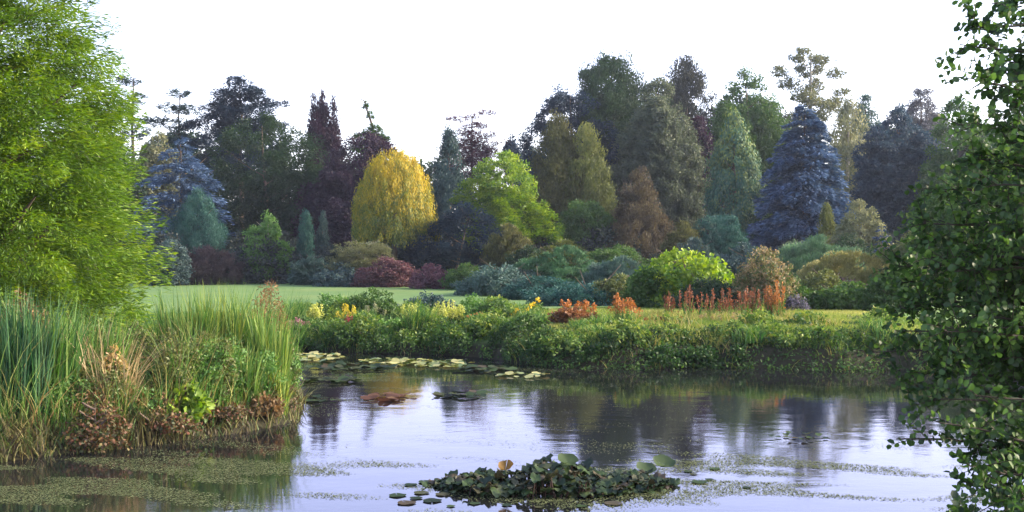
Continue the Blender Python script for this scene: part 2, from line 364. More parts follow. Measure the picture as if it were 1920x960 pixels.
G_GREY = leaf_mat("grey_blue_leaf", (.03, .06, .05), (.06, .11, .09), (.11, .17, .14), trans=.2)

# ------------------------------------------------------------------ background woodland
def woodland():
    g = Geo(); rng = np.random.default_rng(5)
    for i in range(46):
        x = -150 + i * 6.6 + rng.uniform(-2, 2); y = rng.uniform(172, 190)
        p_ = 960 + F * x / y; top = np.interp(p_, [0, 250, 380, 560, 640, 800, 930, 1000, 1060, 1150, 1400, 1500, 1640, 1900], [250, 270, 250, 270, 300, 300, 330, 330, 225, 165, 180, 235, 235, 240])
        foliage(g, rng, x, y, .5, EYE + (480 - top) / F * y + rng.uniform(-1, 1), rng.uniform(6, 8), 'dome', 'leaf', 1.0, .6, cover=1.6, cr=.2, rough=.25)
    tag(g.build("distant_woodland", G_DARK), "dark far-off woodland closing the view behind the garden trees", "woodland", kind="stuff")
woodland()
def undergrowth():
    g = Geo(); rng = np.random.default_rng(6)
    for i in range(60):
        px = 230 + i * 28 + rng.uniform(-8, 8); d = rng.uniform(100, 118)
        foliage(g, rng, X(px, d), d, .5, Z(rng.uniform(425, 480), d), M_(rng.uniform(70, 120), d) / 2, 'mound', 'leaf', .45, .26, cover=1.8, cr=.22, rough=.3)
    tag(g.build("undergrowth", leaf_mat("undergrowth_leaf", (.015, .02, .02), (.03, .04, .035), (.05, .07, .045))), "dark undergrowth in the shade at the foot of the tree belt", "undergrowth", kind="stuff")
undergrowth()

# back row -----------------------------------------------------------
def pad_tree(name, label, px, top, bot, wid, d, pads, mat, L=.5, W=.3, bark=None, cover=2.0, sq=.4, mode='flat', cat="tree", base_px=None, cr=.3):
    """open pine or cedar: separate flat pads of foliage on limbs"""
    _seed[0] += 7; rng = np.random.default_rng(_seed[0])
    x = X(base_px or px, d); gb = gz(x, d); z1 = Z(top, d)
    e = empty(name, (x, d, gb), label, cat)
    g = Geo(); tg = Geo()
    tx = X(px, d); n = 9; t = np.linspace(0, 1, n); tip = np.array([tx, d, z1 - .4])
    pts = np.stack([x + (tx - x) * t ** 1.5 + rng.normal(0, .12, n) * t, d + rng.normal(0, .12, n), gb - .1 + (z1 - .6 - gb) * t], 1)
    r0 = .018 * (z1 - gb); tube(tg, pts, r0 * (1 - .85 * t), 8)
    for (qx, qy, qw, qh) in pads:
        c = np.array([X(qx, d), d + rng.uniform(-1, 1) * M_(wid, d) * .22, Z(qy, d)])
        foliage(g, rng, c[0], c[1], c[2] - M_(qh, d) / 2, c[2] + M_(qh, d) / 2, M_(qw, d) / 2, 'oval', mode, L, W, cover=cover, cr=cr, squash=sq, rough=.3)
        s = np.clip((c[2] - 1.2 - gb) / (z1 - gb), .1, .93); p = np.array([np.interp(s, t, pts[:, k]) for k in range(3)])
        q = np.linspace(0, 1, 5)[:, None]; lp = p + (c - p) * q; lp[:, 2] += np.sin(q[:, 0] * math.pi) * -.3
        tube(tg, lp, np.linspace(max(.05, r0 * (1 - s) * .7), .03, 5), 5)
    g.build("crown", mat, e, (x, d, gb)); tg.build("trunk", bark or BARK, e, (x, d, gb), True)
    return e

pad_tree("pine_tree", "thin grey-green pine with open tufts, half hidden behind the lime cypress edge", 248, 138, 260, 90, 150,
         [(240, 150, 50, 16), (262, 186, 44, 18), (232, 210, 60, 20), (270, 225, 36, 14), (250, 245, 50, 30)], G_SLATE)
pad_tree("pine_tree", "small open pine of flat grey tufts left of the tall cedar", 335, 168, 300, 110, 148,
         [(340, 176, 44, 14), (315, 200, 46, 18), (352, 206, 40, 20), (300, 228, 50, 18), (338, 235, 60, 22), (322, 258, 70, 26), (350, 275, 60, 30)], G_SLATE)
pad_tree("cedar_tree", "tall dark blue-green cedar with flat foliage plates, highest tree on the left", 452, 150, 330, 160, 145,
         [(452, 160, 50, 20), (432, 180, 80, 24), (490, 190, 70, 16), (410, 205, 80, 26), (462, 212, 110, 32), (430, 196, 90, 30), (470, 180, 70, 30), (398, 232, 90, 32), (440, 228, 110, 36), (445, 245, 110, 34), (498, 232, 60, 22),
          (415, 270, 100, 36), (478, 272, 100, 40), (440, 305, 130, 50)], G_NAVY, cover=2.4, sq=.55)
tree("pale_tree", "pale straw-leaved tree showing above the blue spruce at the left", 298, 248, 420, 80, 138, 'oval', 'leaf', G_PALE, L=.5, W=.3, cr=.22)
tree("dark_tree", "broad dark green tree filling the gap below the tall cedar", 510, 218, 515, 250, 126, 'dome', 'spray', G_DARK, cr=.16, rough=.2, lean=-20)
_dg = tree("twin_topped_cypress", "dark narrow cypress with ragged twin spires rising over the purple beech", 607, 200, 500, 78, 132, 'column', 'up', G_PURP, cr=.3, squash=1.6, L=.5, W=.2)
def spires(e, d, tops, mat):
    rng = np.random.default_rng(77); g = Geo()
    for (px, top, bot, w) in tops:
        foliage(g, rng, X(px, d), d + rng.uniform(-.4, .4), Z(bot, d), Z(top, d), M_(w, d) / 2, 'slimcone', 'up', .5, .2, cover=2.4, cr=.5, squash=1.8)
    g.build("spire", mat, e, tuple(e.location))
spires(_dg, 132, [(604, 164, 290, 30), (588, 178, 290, 24), (625, 182, 290, 26)], G_PURP)
tree("purple_beech", "broad dark purple copper beech behind the golden weeping tree", 690, 254, 515, 275, 121, 'dome', 'leaf', G_PURP, cr=.15, rough=.22)
# leaning conifer with whip top
def whip_conifer():
    d = 136; x = X(700, d); gb = gz(x, d); rng = np.random.default_rng(31)
    e = empty("leaning_conifer", (x, d, gb), "sparse green conifer whose thin leading shoot bends over to the left against the sky", "tree")
    tg = Geo(); px = [(700, 520), (700, 300), (703, 262), (697, 232), (688, 206), (684, 190), (674, 184)]
    tube(tg, [(X(a, d), d, max(Z(b, d), gb)) for a, b in px], [.3, .22, .2, .17, .13, .09, .05], 6)
    g = Geo()
    for (a, b, w, h) in [(700, 270, 90, 26), (690, 250, 60, 18), (712, 252, 36, 22), (702, 236, 24, 16), (694, 214, 12, 14), (686, 196, 9, 12), (700, 300, 100, 40)]:
        foliage(g, rng, X(a, d), d, Z(b + h / 2, d), Z(b - h / 2, d), M_(w, d) / 2, 'cone', 'spray', .5, .22, cover=2.2, cr=.35, squash=.5)
    g.build("crown", G_MID, e, (x, d, gb)); tg.build("trunk", BARK, e, (x, d, gb), True)
whip_conifer()
tree("slate_cypress", "slate-green pointed cypress immediately right of the golden weeping tree", 842, 236, 500, 130, 119, 'cone', 'up', G_SLATE, cr=.22, squash=1.3)
pad_tree("copper_tree", "reddish airy tree with thin top branches spread against the sky", 885, 208, 320, 90, 140,
         [(915, 213, 34, 8), (858, 222, 40, 9), (886, 216, 24, 9), (890, 236, 50, 12), (868, 246, 40, 12), (892, 262, 85, 40), (880, 285, 100, 50), (905, 305, 110, 60), (870, 320, 90, 60)], G_MAROON, cover=1.5, W=.26, L=.4)
tree("distant_tree", "small round violet-grey tree far off in the dip of the skyline", 960, 252, 330, 34, 165, 'oval', 'leaf', G_NAVY, cr=.3, L=.6, W=.4)
tree("distant_tree", "low grey tree far off just right of the skyline dip", 992, 268, 340, 50, 162, 'oval', 'leaf', G_SLATE, cr=.3, L=.6, W=.4)
tree("dark_conifer", "feathery blue-black conifer on the left shoulder of the tallest group", 1070, 158, 500, 190, 132, [(0, .95), (.35, 1), (.65, .88), (.85, .6), (1, .15)], 'spray', G_NAVY, cr=.16, rough=.22)
tree("dark_conifer", "tallest blackish conifer of the centre right group with a domed top", 1150, 112, 500, 200, 138, [(0, .8), (.4, 1), (.75, .95), (.9, .68), (.97, .4), (1, .15)], 'up', G_DARK, cr=.17, rough=.22, squash=1.1)
tree("grey_green_tree", "tall grey-green tree leaning against the tallest blackish conifer", 1234, 146, 490, 165, 128, 'dome', 'leaf', leaf_mat("grey_green_leaf", (.045, .06, .045), (.08, .1, .06), (.13, .15, .08)), cr=.2, rough=.25)
tree("dark_purple_tree", "dark brownish tree whose spiky head shows behind the grey-green one", 1284, 112, 500, 135, 146, 'dome', 'up', leaf_mat("dusk_leaf", (.02, .026, .026), (.04, .045, .04), (.065, .065, .05)), cr=.2, rough=.25, squash=1.2)
_tw = tree("twin_topped_conifer", "olive-brown conifer with two pointed heads, the right head coloured lighter as if sunlit", 1048, 214, 480, 158, 112, [(0, .85), (.25, 1), (.55, .78), (.82, .4), (1, .06)], 'up', G_BROWN, cr=.2, squash=1.2, L=.4, W=.2)
def second_head():
    rng = np.random.default_rng(9); g = Geo(); d = 111
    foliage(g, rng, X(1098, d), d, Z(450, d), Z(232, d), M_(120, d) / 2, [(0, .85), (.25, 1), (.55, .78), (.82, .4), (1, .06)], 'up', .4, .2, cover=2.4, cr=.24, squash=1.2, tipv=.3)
    g.build("second_head", G_OLIVE, _tw, tuple(_tw.location))  # sunlight on the right head put into its lighter leaf colour
second_head()
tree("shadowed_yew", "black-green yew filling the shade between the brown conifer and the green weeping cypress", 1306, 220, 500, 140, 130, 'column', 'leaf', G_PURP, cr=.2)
tree("green_broadleaf_tree", "mid-green broadleaf with rounded billows left of the airy tall tree", 1400, 132, 480, 170, 136, 'dome', 'leaf', G_MID, cr=.24, rough=.3, squash=.8)
tree("weeping_cypress", "blue-green drooping cypress with a golden tip", 1380, 204, 480, 118, 114, 'drop', 'weep', leaf_mat("weeping_cypress_leaf", (.02, .07, .05), (.05, .12, .07), (.2, .24, .05), trans=.25), cr=.2, squash=1.5, tipv=.35, lean=-4)
pad_tree("airy_birch", "tall airy tree of separate tufts standing above everything on the right skyline", 1520, 92, 300, 140, 144,
         [(1492, 108, 44, 26), (1540, 112, 50, 20), (1470, 128, 34, 20), (1520, 130, 50, 24), (1562, 140, 34, 16), (1484, 152, 40, 24), (1532, 158, 36, 28), (1580, 172, 30, 12),
          (1562, 190, 28, 18), (1502, 182, 50, 34), (1530, 205, 70, 34), (1500, 232, 90, 40)], leaf_mat("birch_leaf", (.07, .08, .05), (.13, .14, .07), (.2, .2, .1)), cover=1.5, sq=.9, mode='leaf', bark=PALE_BARK, L=.4, W=.28)
tree("pale_birch", "pale weeping birch with straw-coloured trailing twigs right of the big blue spruce", 1590, 186, 480, 105, 134, 'oval', 'weep', G_PALE, cr=.22, squash=1.6, bark=PALE_BARK, cover=1.6)
tree("grey_willow", "soft grey-green tree peeping out behind the pale weeping birch", 1625, 178, 480, 105, 140, 'dome', 'leaf', G_GREY, cr=.26)
tree("indigo_tree", "large indigo-shaded round tree at the right end of the skyline", 1684, 198, 500, 185, 124, [(0, .7), (.2, .95), (.5, 1), (.75, .7), (.9, .38), (1, .1)], 'leaf', leaf_mat("indigo_leaf", (.02, .035, .055), (.035, .06, .09), (.055, .095, .12)), cr=.13, rough=.12)
tree("mauve_tree", "mauve-grey tree head showing over the right shoulder of the indigo tree", 1728, 162, 480, 115, 142, 'dome', 'leaf', leaf_mat("mauve_leaf", (.06, .06, .075), (.1, .1, .12), (.15, .15, .15)), cr=.25, rough=.25)
tree("green_ash", "fresh green tree partly covered by the near branches at the right", 1800, 180, 480, 160, 118, 'dome', 'leaf', G_MID, cr=.22, rough=.25)
tree("green_ash", "fresh green tree at the far right edge behind the near branches", 1930, 150, 500, 170, 112, 'oval', 'leaf', G_MID, cr=.22, rough=.25)
tree("dark_conifer", "black-green conifer behind the lime cypress at the far left", 175, 200, 500, 190, 135, 'dome', 'leaf', G_DARK, cr=.2)

# front row ----------------------------------------------------------
tree("blue_spruce", "dusky blue spruce with shelving branches behind the lime cypress", 338, 250, 520, 235, 116, [(0, .9), (.1, 1), (.4, .85), (.7, .6), (.88, .35), (1, .03)], 'fronds', G_BLUE, L=.5, W=.16, tiers=17, per_tier=12, n_card=260, droop=.18, width=.3, thick=.04)
tree("teal_cypress", "smooth teal cone-shaped cypress at the left edge of the lawn", 370, 358, 520, 150, 106, [(0, 1), (.2, .95), (.5, .7), (.8, .36), (1, .05)], 'up', G_TEAL, L=.3, W=.13, cr=.14, squash=1.3)
tree("young_maple", "small fresh green tree standing alone on the lawn edge", 504, 398, 516, 90, 101, [(0, .8), (.25, 1), (.6, .78), (.85, .42), (1, .08)], 'leaf', G_BRIGHT, L=.3, W=.18, cr=.22, rough=.25, bark=PALE_BARK)
tree("slim_juniper", "thin teal column of juniper beside the small fresh green tree", 573, 395, 505, 30, 107, 'column', 'up', G_TEAL, L=.3, W=.12, cr=.4, squash=1.5)
tree("slim_juniper", "shorter thin slate spire of juniper under the purple beech", 605, 398, 505, 30, 109, 'slimcone', 'up', G_SLATE, L=.3, W=.12, cr=.4, squash=1.5)
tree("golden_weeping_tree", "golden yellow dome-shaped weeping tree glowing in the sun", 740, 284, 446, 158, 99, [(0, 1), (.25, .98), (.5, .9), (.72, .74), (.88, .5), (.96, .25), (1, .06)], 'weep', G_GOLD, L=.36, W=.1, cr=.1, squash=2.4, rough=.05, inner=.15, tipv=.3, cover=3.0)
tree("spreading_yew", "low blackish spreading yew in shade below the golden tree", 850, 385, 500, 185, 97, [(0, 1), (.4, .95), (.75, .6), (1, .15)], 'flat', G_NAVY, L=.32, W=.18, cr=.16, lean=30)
tree("lime_robinia", "lime green layered tree spreading in sunlit tiers right of the slate cypress", 0, 290, 450, 170, 103, None, 'multi', G_LIME, L=.34, W=.22, lobes=[
     (945, 288, 385, 110, 'dome', 'leaf', dict(tipv=.1)), (900, 325, 440, 110, 'dome', 'flat', {}), (965, 355, 440, 130, 'mound', 'flat', dict(dy=-2)), (1012, 378, 452, 80, 'mound', 'flat', dict(dy=-2.6)), (930, 390, 470, 120, 'mound', 'leaf', dict(dy=1))],
     base=dict(cr=.22, cover=2.0, squash=.5), trunk=False)
tree("green_maple", "rounded green tree below the twin-headed conifer", 1095, 372, 500, 135, 104, 'dome', 'leaf', G_MID, L=.3, W=.2, cr=.2)
tree("bronze_cypress", "bronze-brown pointed cypress in the middle of the right group", 1198, 316, 500, 140, 103, [(0, .85), (.15, 1), (.5, .72), (.8, .36), (1, .05)], 'up', leaf_mat("bronze_cypress_leaf", (.045, .04, .03), (.09, .07, .045), (.16, .13, .06)), L=.32, W=.16, cr=.2, squash=1.1, rough=.15)
tree("blue_spruce", "large silvery blue spruce with layered horizontal branches right of centre", 1508, 190, 490, 215, 108, [(0, .9), (.1, 1), (.4, .85), (.7, .58), (.88, .3), (1, .02)], 'fronds', G_BLUE, L=.5, W=.15, tiers=22, per_tier=15, n_card=420, droop=.22, width=.42, thick=.045, jit=.4)
tree("slim_cypress", "slim olive cypress in front of the blue spruce foot", 1550, 378, 470, 42, 98, 'slimcone', 'up', G_OLIVE, L=.3, W=.13, cr=.35, squash=1.4)
shrub("variegated_shrub", "rounded grey-green shrub with an orange patch right of the blue spruce", 1612, 374, 470, 85, 94, 'dome', 'leaf', G_PALE, L=.28, W=.18, cr=.22)
shrub("blue_dwarf_spruce", "small deep blue dwarf spruce below the variegated shrub", 1652, 418, 492, 92, 86, 'cone', 'fronds', leaf_mat("deep_blue_needle", (.015, .03, .06), (.03, .055, .11), (.06, .1, .17), trans=.1), L=.3, W=.1, tiers=10, per_tier=11, n_card=70, droop=.25, width=.3, thick=.05)
tree("hazel_tree", "leafy green tree rising from the right bank behind the near branches", 1785, 330, 560, 180, 60, 'dome', 'leaf', G_MID, L=.2, W=.14, cr=.2, rough=.3, cover=2)
tree("hazel_tree", "green leafy tree at the right edge of the picture beyond the near branches", 1880, 260, 560, 200, 52, 'dome', 'leaf', G_MID, L=.18, W=.13, cr=.2, rough=.3, cover=2)

# mid-distance shrubs -------------------------------------------------
shrub("clipped_hedge", "short teal hedge with a rounded top left of the blue spruce", 1350, 407, 470, 105, 92, [(0, 1), (.6, .98), (.9, .85), (1, .6)], 'up', G_TEAL, cat="hedge", L=.22, W=.1, cr=.14, trunk=False)
shrub("dwarf_pine", "small golden-green pine beside the teal hedge", 1283, 417, 480, 80, 90, 'dome', 'up', G_BROWN, L=.26, W=.12, cr=.3)
shrub("flat_topped_shrub", "yellow-green flat-topped shrub under the golden tree", 682, 454, 500, 125, 92, 'flat', 'flat', G_PALE, L=.22, W=.13, cr=.16, squash=.4)
shrub("heather_mound", "brownish purple heather mound below the teal cypress", 385, 464, 522, 120, 98, 'mound', 'up', leaf_mat("heather_leaf", (.035, .03, .035), (.07, .05, .055), (.11, .08, .07)), cr=.18)
shrub("grey_shrub", "grey-green bush at the left end of the lawn next to the lime cypress", 318, 450, 524, 70, 94, 'dome', 'leaf', G_SLATE, cr=.22)
shrub("blue_juniper", "low blue-grey juniper at the lawn edge below the thin columns", 590, 478, 524, 80, 95, 'mound', 'spray', G_GREY, cr=.2)
shrub("silver_shrub", "low silvery green mound left of the crimson shrub", 640, 494, 523, 95, 90, 'mound', 'leaf', G_SLATE, cr=.2)
shrub("crimson_shrub", "low crimson barberry on the lawn edge under the flat-topped shrub", 722, 482, 523, 85, 88, 'mound', 'leaf', G_CRIM, cr=.2)
shrub("crimson_shrub", "pink-red barberry by the lawn tip, right of the first crimson one", 808, 496, 532, 75, 84, 'mound', 'leaf', G_MAROON, cr=.2)
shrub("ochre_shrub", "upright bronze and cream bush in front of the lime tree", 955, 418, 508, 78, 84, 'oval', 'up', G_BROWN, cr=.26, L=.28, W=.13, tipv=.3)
shrub("blue_grey_mound", "blue-grey mound of foliage left of the gold-topped shrub", 935, 496, 556, 140, 70, 'mound', 'leaf', G_GREY, cr=.16)
shrub("gold_topped_shrub", "big rounded green shrub with a gold-brown crust of flowers on top", 1058, 462, 548, 165, 72, 'mound', 'up', leaf_mat("green_teal_leaf", (.03, .08, .04), (.06, .13, .06), (.1, .18, .09)), cr=.12, rough=.06)
shrub("flower_crust_shrub", "flat crust of gold-brown flower heads just behind the big rounded green shrub", 1058, 450, 500, 150, 74, 'mound', 'flat', G_OLIVE, cr=.14, squash=.4)
shrub("teal_mound", "low teal juniper spreading over the grass at the centre", 1110, 534, 582, 200, 55, 'mound', 'spray', G_TEAL, cr=.12, L=.2, W=.1)
shrub("lavender_mound", "hazy grey-blue lavender between the two big green shrubs", 1165, 484, 556, 120, 68, 'mound', 'up', G_GREY, cr=.16, L=.25, W=.08)
shrub("lime_leaf_shrub", "bright lime large-leaved shrub lit from above at the centre right", 1285, 468, 578, 178, 45.5, 'dome', 'leaf', G_LIME, L=.24, W=.2, cr=.16, shape=OV, cover=2.0)
shrub("green_leaf_shrub", "dark green glossy shrub on the left side of the lime-leaved one", 1215, 500, 580, 90, 45, 'mound', 'leaf', G_MID, L=.2, W=.15, cr=.2)
shrub("pink_flower_shrub", "loose shrub of buff and pink flower heads right of the lime-leaved shrub", 1432, 463, 590, 120, 42, 'dome', 'leaf', leaf_mat("buff_flower", (.04, .08, .025), (.09, .12, .04), (.26, .19, .1), (.45, .33, .2)), L=.14, W=.11, cr=.2, rough=.3, cover=1.8)
shrub("teal_grass_mound", "soft blue-green feathery mound in front of the big blue spruce", 1520, 440, 515, 165, 76, 'mound', 'up', leaf_mat("sage_blade", (.04, .09, .05), (.08, .15, .08), (.14, .22, .12)), L=.3, W=.07, cr=.16)
shrub("gold_heath_mound", "wide golden olive mound on the right behind the bank lawn", 1592, 474, 560, 210, 62, 'mound', 'up', leaf_mat("gold_heath", (.1, .11, .04), (.2, .19, .07), (.3, .26, .1)), L=.22, W=.08, cr=.13)
shrub("green_bank_shrub", "dark green low shrub at the back edge of the bank lawn on the right", 1600, 530, 592, 190, 43, 'mound', 'leaf', G_MID, cr=.14, L=.18, W=.12)
shrub("cream_shrub", "cream-tipped bush beside the near branches at the right", 1722, 478, 560, 90, 58, 'dome', 'leaf', G_PALE, cr=.2)
shrub("blue_flower_clump", "small violet-grey flower clump right of the red spikes", 1494, 552, 592, 46, 41, 'dome', 'leaf', leaf_mat("violet_flower", (.04, .07, .04), (.1, .1, .12), (.28, .24, .34)), L=.12, W=.08, cr=.35, cover=1.2, cat="flowers")

for lb, px, top, bot, w, d, mt, mo in [
 ("blue-green juniper mound in front of the lavender at the centre", 1010, 520, 570, 130, 64, G_TEAL, 'spray'),
 ("olive bush filling the gap left of the lime-leaved shrub", 1165, 515, 580, 90, 54, G_OLIVE, 'leaf'),
 ("dark glossy bush behind the row of red spikes", 1330, 520, 590, 150, 43, G_DARK, 'leaf'),
 ("mid-green bush between the buff flowers and the violet clump", 1475, 510, 592, 90, 43.5, G_MID, 'leaf'),
 ("green and cream bush on the right behind the violet clump", 1545, 505, 590, 120, 45, G_OLIVE, 'leaf'),
 ("tall feathery green bush at the right end of the bank lawn", 1690, 495, 600, 120, 42, G_MID, 'leaf'),
 ("brownish heather patch beneath the gold heath on the right", 1560, 520, 575, 110, 57, leaf_mat("heather_leaf"), 'up'),
 ("dusty green bush behind the buff flower shrub", 1400, 455, 540, 120, 68, G_SLATE, 'leaf'),
 ("dark bush between the bronze bush and the gold-topped shrub", 990, 460, 530, 90, 80, G_DARK, 'leaf'),
 ("shaded green bush above the lavender at the centre", 1160, 460, 520, 120, 82, G_MID, 'leaf'),
 ("grey heather between the teal hedge and the dwarf pine", 1300, 448, 500, 110, 84, G_SLATE, 'up'),
 ("dark green bush left of the deep blue dwarf spruce", 1590, 440, 500, 110, 84, G_DARK, 'leaf'),
 ("olive bush right of the deep blue dwarf spruce", 1720, 430, 510, 120, 80, G_OLIVE, 'leaf'),
 ("small green bush on the lawn edge under the spreading yew", 880, 494, 530, 80, 82, G_MID, 'leaf')]:
    shrub("mixed_shrub", lb, px, top, bot, w, d, 'mound', mo, mt, cr=.18, L=.24 if d > 60 else .18, W=.11)

# ------------------------------------------------------------------ great lime cypress at the left
def lime_cypress():
    d = 23.; x = X(-40, d); gb = gz(x, d); rng = np.random.default_rng(3)
    e = empty("swamp_cypress", (x, d, gb), "huge feathery lime green cypress filling the left side above the reeds", "tree")
    g = Geo(); z0 = .8; z1 = 11.5
    prof = [(0, .9), (.08, 1), (.25, .95), (.45, .86), (.6, .78), (.8, .5), (1, .05)]
    fronds(g, rng, x, d, z0, z1, 3.85, prof, .17, .034, 40, 24, 330, droop=.14, width=.16, thick=.035, rise=.12, jit=.5)
    foliage(g, rng, x, d, z0 + .2, z1 - .8, 3.3, prof, 'spray', .17, .04, cover=1.5, cr=.12, squash=.6, rough=.15)
    g.build("crown", G_CYP, e, (x, d, gb))
    trunk_geo(rng, x, d, gb - .2, z1 - .5, .32, 0, 26, 3.6, .1).build("trunk", BARK, e, (x, d, gb), True)
lime_cypress()

# ------------------------------------------------------------------ near branches on the right
def near_tree():
    rng = np.random.default_rng(21); tx, ty = 5.0, 8.2; gb = gz(tx, ty)
    e = empty("alder_tree", (tx, ty, gb), "near dark alder at the right edge, round leaves hanging over the pond", "tree")
    g = Geo(); tg = Geo()
    def P(px, py, d): return np.array([X(px, d), d, Z(py, d)])
    t = np.linspace(0, 1, 9)
    tr = np.stack([tx + .25 * np.sin(t * 3), ty + .15 * t, gb - .2 + t * 8.5], 1); tube(tg, tr, .2 * (1 - .8 * t), 10)
    limbs = []   # tip points in the air
    spec = [ (1690, 420, 8.4, .3, 16), (1665, 500, 8.8, .28, 17), (1660, 560, 9.2, .25, 17), (1668, 620, 8.6, .22, 16), (1655, 680, 9.0, .2, 12), (1700, 350, 9.0, .32, 14), (1740, 620, 7.6, .2, 17), (1750, 500, 7.8, .27, 17), (1850, 560, 9.0, .24, 17),
        (1860, 380, 8.2, .31, 16), (1810, 680, 8.2, .18, 17), (1890, 700, 8.4, .18, 17), (1745, 240, 8.6, .38, 12), (1810, 45, 8.0, .5, 9), (1900, 260, 8.2, .38, 14), (1900, 100, 7.6, .46, 12),
        (1775, 85, 7.6, .42, 9), (1785, 160, 7.2, .4, 11), (1830, 0, 7.4, .5, 6), (1850, 110, 7.8, .42, 9), (1800, 230, 8.2, .36, 12), (1880, 60, 8.4, .5, 9), (1900, 180, 7.5, .42, 12),
        (1760, 310, 8.6, .32, 15), (1725, 380, 8.8, .3, 17), (1735, 300, 9.4, .3, 14), (1700, 450, 9.0, .27, 18), (1690, 520, 9.2, .25, 18), (1700, 590, 8.8, .22, 18), (1685, 645, 9.4, .2, 17), (1720, 480, 8.2, .27, 17),
        (1800, 340, 7.8, .33, 15), (1820, 420, 8.0, .3, 17), (1810, 520, 8.4, .26, 18), (1800, 600, 8.0, .22, 18), (1850, 300, 8.8, .35, 16), (1880, 470, 7.6, .28, 18), (1870, 620, 7.8, .2, 18), (1760, 560, 9.2, .24, 17), (1760, 660, 8.6, .18, 17), (1770, 440, 9.4, .28, 17),
        (1700, 820, 7.6, .1, 9), (1760, 800, 7.4, .1, 12), (1720, 730, 8.4, .15, 10), (1820, 800, 7.8, .1, 14), (1800, 920, 7.6, .04, 14), (1860, 960, 7.4, .03, 15), (1745, 760, 8.0, .13, 11), (1790, 880, 7.2, .06, 13), (1770, 940, 7.0, .03, 12), (1830, 740, 7.6, .14, 10), (1850, 850, 7.4, .08, 15), (1880, 920, 7.0, .04, 16), (1900, 780, 7.8, .12, 14), (1720, 700, 9.0, .17, 12)]
    for (px, py, d, f, dens) in spec:
        px += 45 * math.exp(-((py - 300) / 170) ** 2) * (px < 1840) + (12 if py < 640 else 0)
        if 180 < py < 400: dens *= .8
        if py < 180: dens *= 1.35
        tip = P(px, py, d); s = np.array([np.interp(f, t, tr[:, k]) for k in range(3)])
        mid = (s + tip) / 2 + np.array([rng.normal(0, .15), rng.normal(0, .2), .22])
        q = np.linspace(0, 1, 14)[:, None]
        B = (1 - q) ** 2 * s + 2 * q * (1 - q) * mid + q ** 2 * tip
        B += np.cumsum(rng.normal(0, .012, B.shape), 0) * q
        tube(tg, B, np.linspace(.03, .004, 14), 5)
        ln = np.linalg.norm(tip - s)
        ntw = int(dens * 3.0)
        for j in range(ntw):
            u = 1 - (rng.random() ** 1.15) * .78; c = np.array([np.interp(u, q[:, 0], B[:, k]) for k in range(3)])
            axis = unit(tip - s)
            td = unit(axis * rng.uniform(.2, .9) + rng.normal(size=3) * .75 + np.array([0, 0, .05])); tl = rng.uniform(.15, .42) * (1.1 - .35 * u)
            k = np.linspace(0, 1, 5)[:, None]; tw = c + k * td * tl + k ** 2 * np.array([0, 0, -.12]) * tl
            tube(tg, tw, np.linspace(.005, .0018, 5), 3)
            nl = int(rng.integers(7, 13)); a = np.linspace(.12, 1, nl); pp = np.stack([np.interp(a, k[:, 0], tw[:, m]) for m in range(3)], 1)
            sd = unit(np.cross(td, rng.normal(size=3)))
            D = np.where((np.arange(nl) % 2)[:, None] == 0, sd, -sd) + td * .5 + rng.normal(size=(nl, 3)) * .35; D[:, 2] -= .1
            cards(g, pp, D, rng.normal(size=(nl, 3)) * .8 + np.array([0, -.3, .5]), rng.uniform(.035, .062, nl), rng.uniform(.035, .058, nl), rng.random(nl) * .6 + rng.random() * .4, OV)
    g.build("crown", leaf_mat("alder_leaf", (.012, .024, .01), (.028, .058, .018), (.055, .105, .026), (.12, .19, .045), trans=.4, gloss=.025, rough=.45), e, (tx, ty, gb))
    tg.build("trunk", rough_mat("bark_dark", [(.025, .02, .016), (.07, .055, .045)], 9, .5), e, (tx, ty, gb), True)
near_tree()

# ------------------------------------------------------------------ grass, reeds and border plants
def disc(rng, n, rx, ry):
    a = rng.uniform(0, 2 * math.pi, n); r = np.sqrt(rng.random(n)); return np.stack([np.cos(a) * r * rx, np.sin(a) * r * ry], 1)
def tuft(name, label, px, top, d, wid, n, bw, lean, arch, mat, cat="grass clump", group=None, base_h=None, depth=.6, spread=.35, seed=None, extra=None, min_h=.4):
    _seed[0] += 3; rng = np.random.default_rng(_seed[0]); x = X(px, d); gb = gz(x, d); h = (Z(top, d) - gb) * 1.08; r = M_(wid, d) / 2; n = int(n * 1.1); bw *= 1.15; lean *= .8; arch *= .75
    g = Geo(); xy = disc(rng, n, r * spread * 2.6, r * depth)
    b = np.stack([x + xy[:, 0], d + xy[:, 1], np.zeros(n)], 1); b[:, 2] = np.maximum(ground_z(b[:, 0], b[:, 1]), -.15)
    an = np.arctan2(xy[:, 1], xy[:, 0]) + rng.normal(0, .9, n)
    blades(g, rng, b, h * rng.uniform(min_h, 1.08, n), bw, lean, arch, 4, np.clip(rng.random() * .25 + rng.random(n) * .8, 0, 1), an)
    if extra:
        em, enum, el, ew, lo, hi, exn = extra; g2 = Geo()
        xy = disc(rng, enum, r * spread * 2.2, r * depth); zz = gb + h * (lo + (hi - lo) * rng.random(enum) * (.7 + .3 * np.sin(xy[:, 0] * 7))) * (1.05 - .5 * (xy[:, 0] / (r * spread * 2.2)) ** 2)
        cards(g2, np.stack([x + xy[:, 0], d + xy[:, 1], zz], 1), rng.normal(size=(enum, 3)) + np.array([0, 0, .4]), rng.normal(size=(enum, 3)) + [0, -1, .5], el, ew, rng.random(enum), OV)
        e = empty(name, (x, d, gb), label, cat, group)
        g.build("blades", mat, e, (x, d, gb)); g2.build(exn, em, e, (x, d, gb)); return e
    return tag(g.build(name, mat, None, (x, d, gb)), label, cat, group)

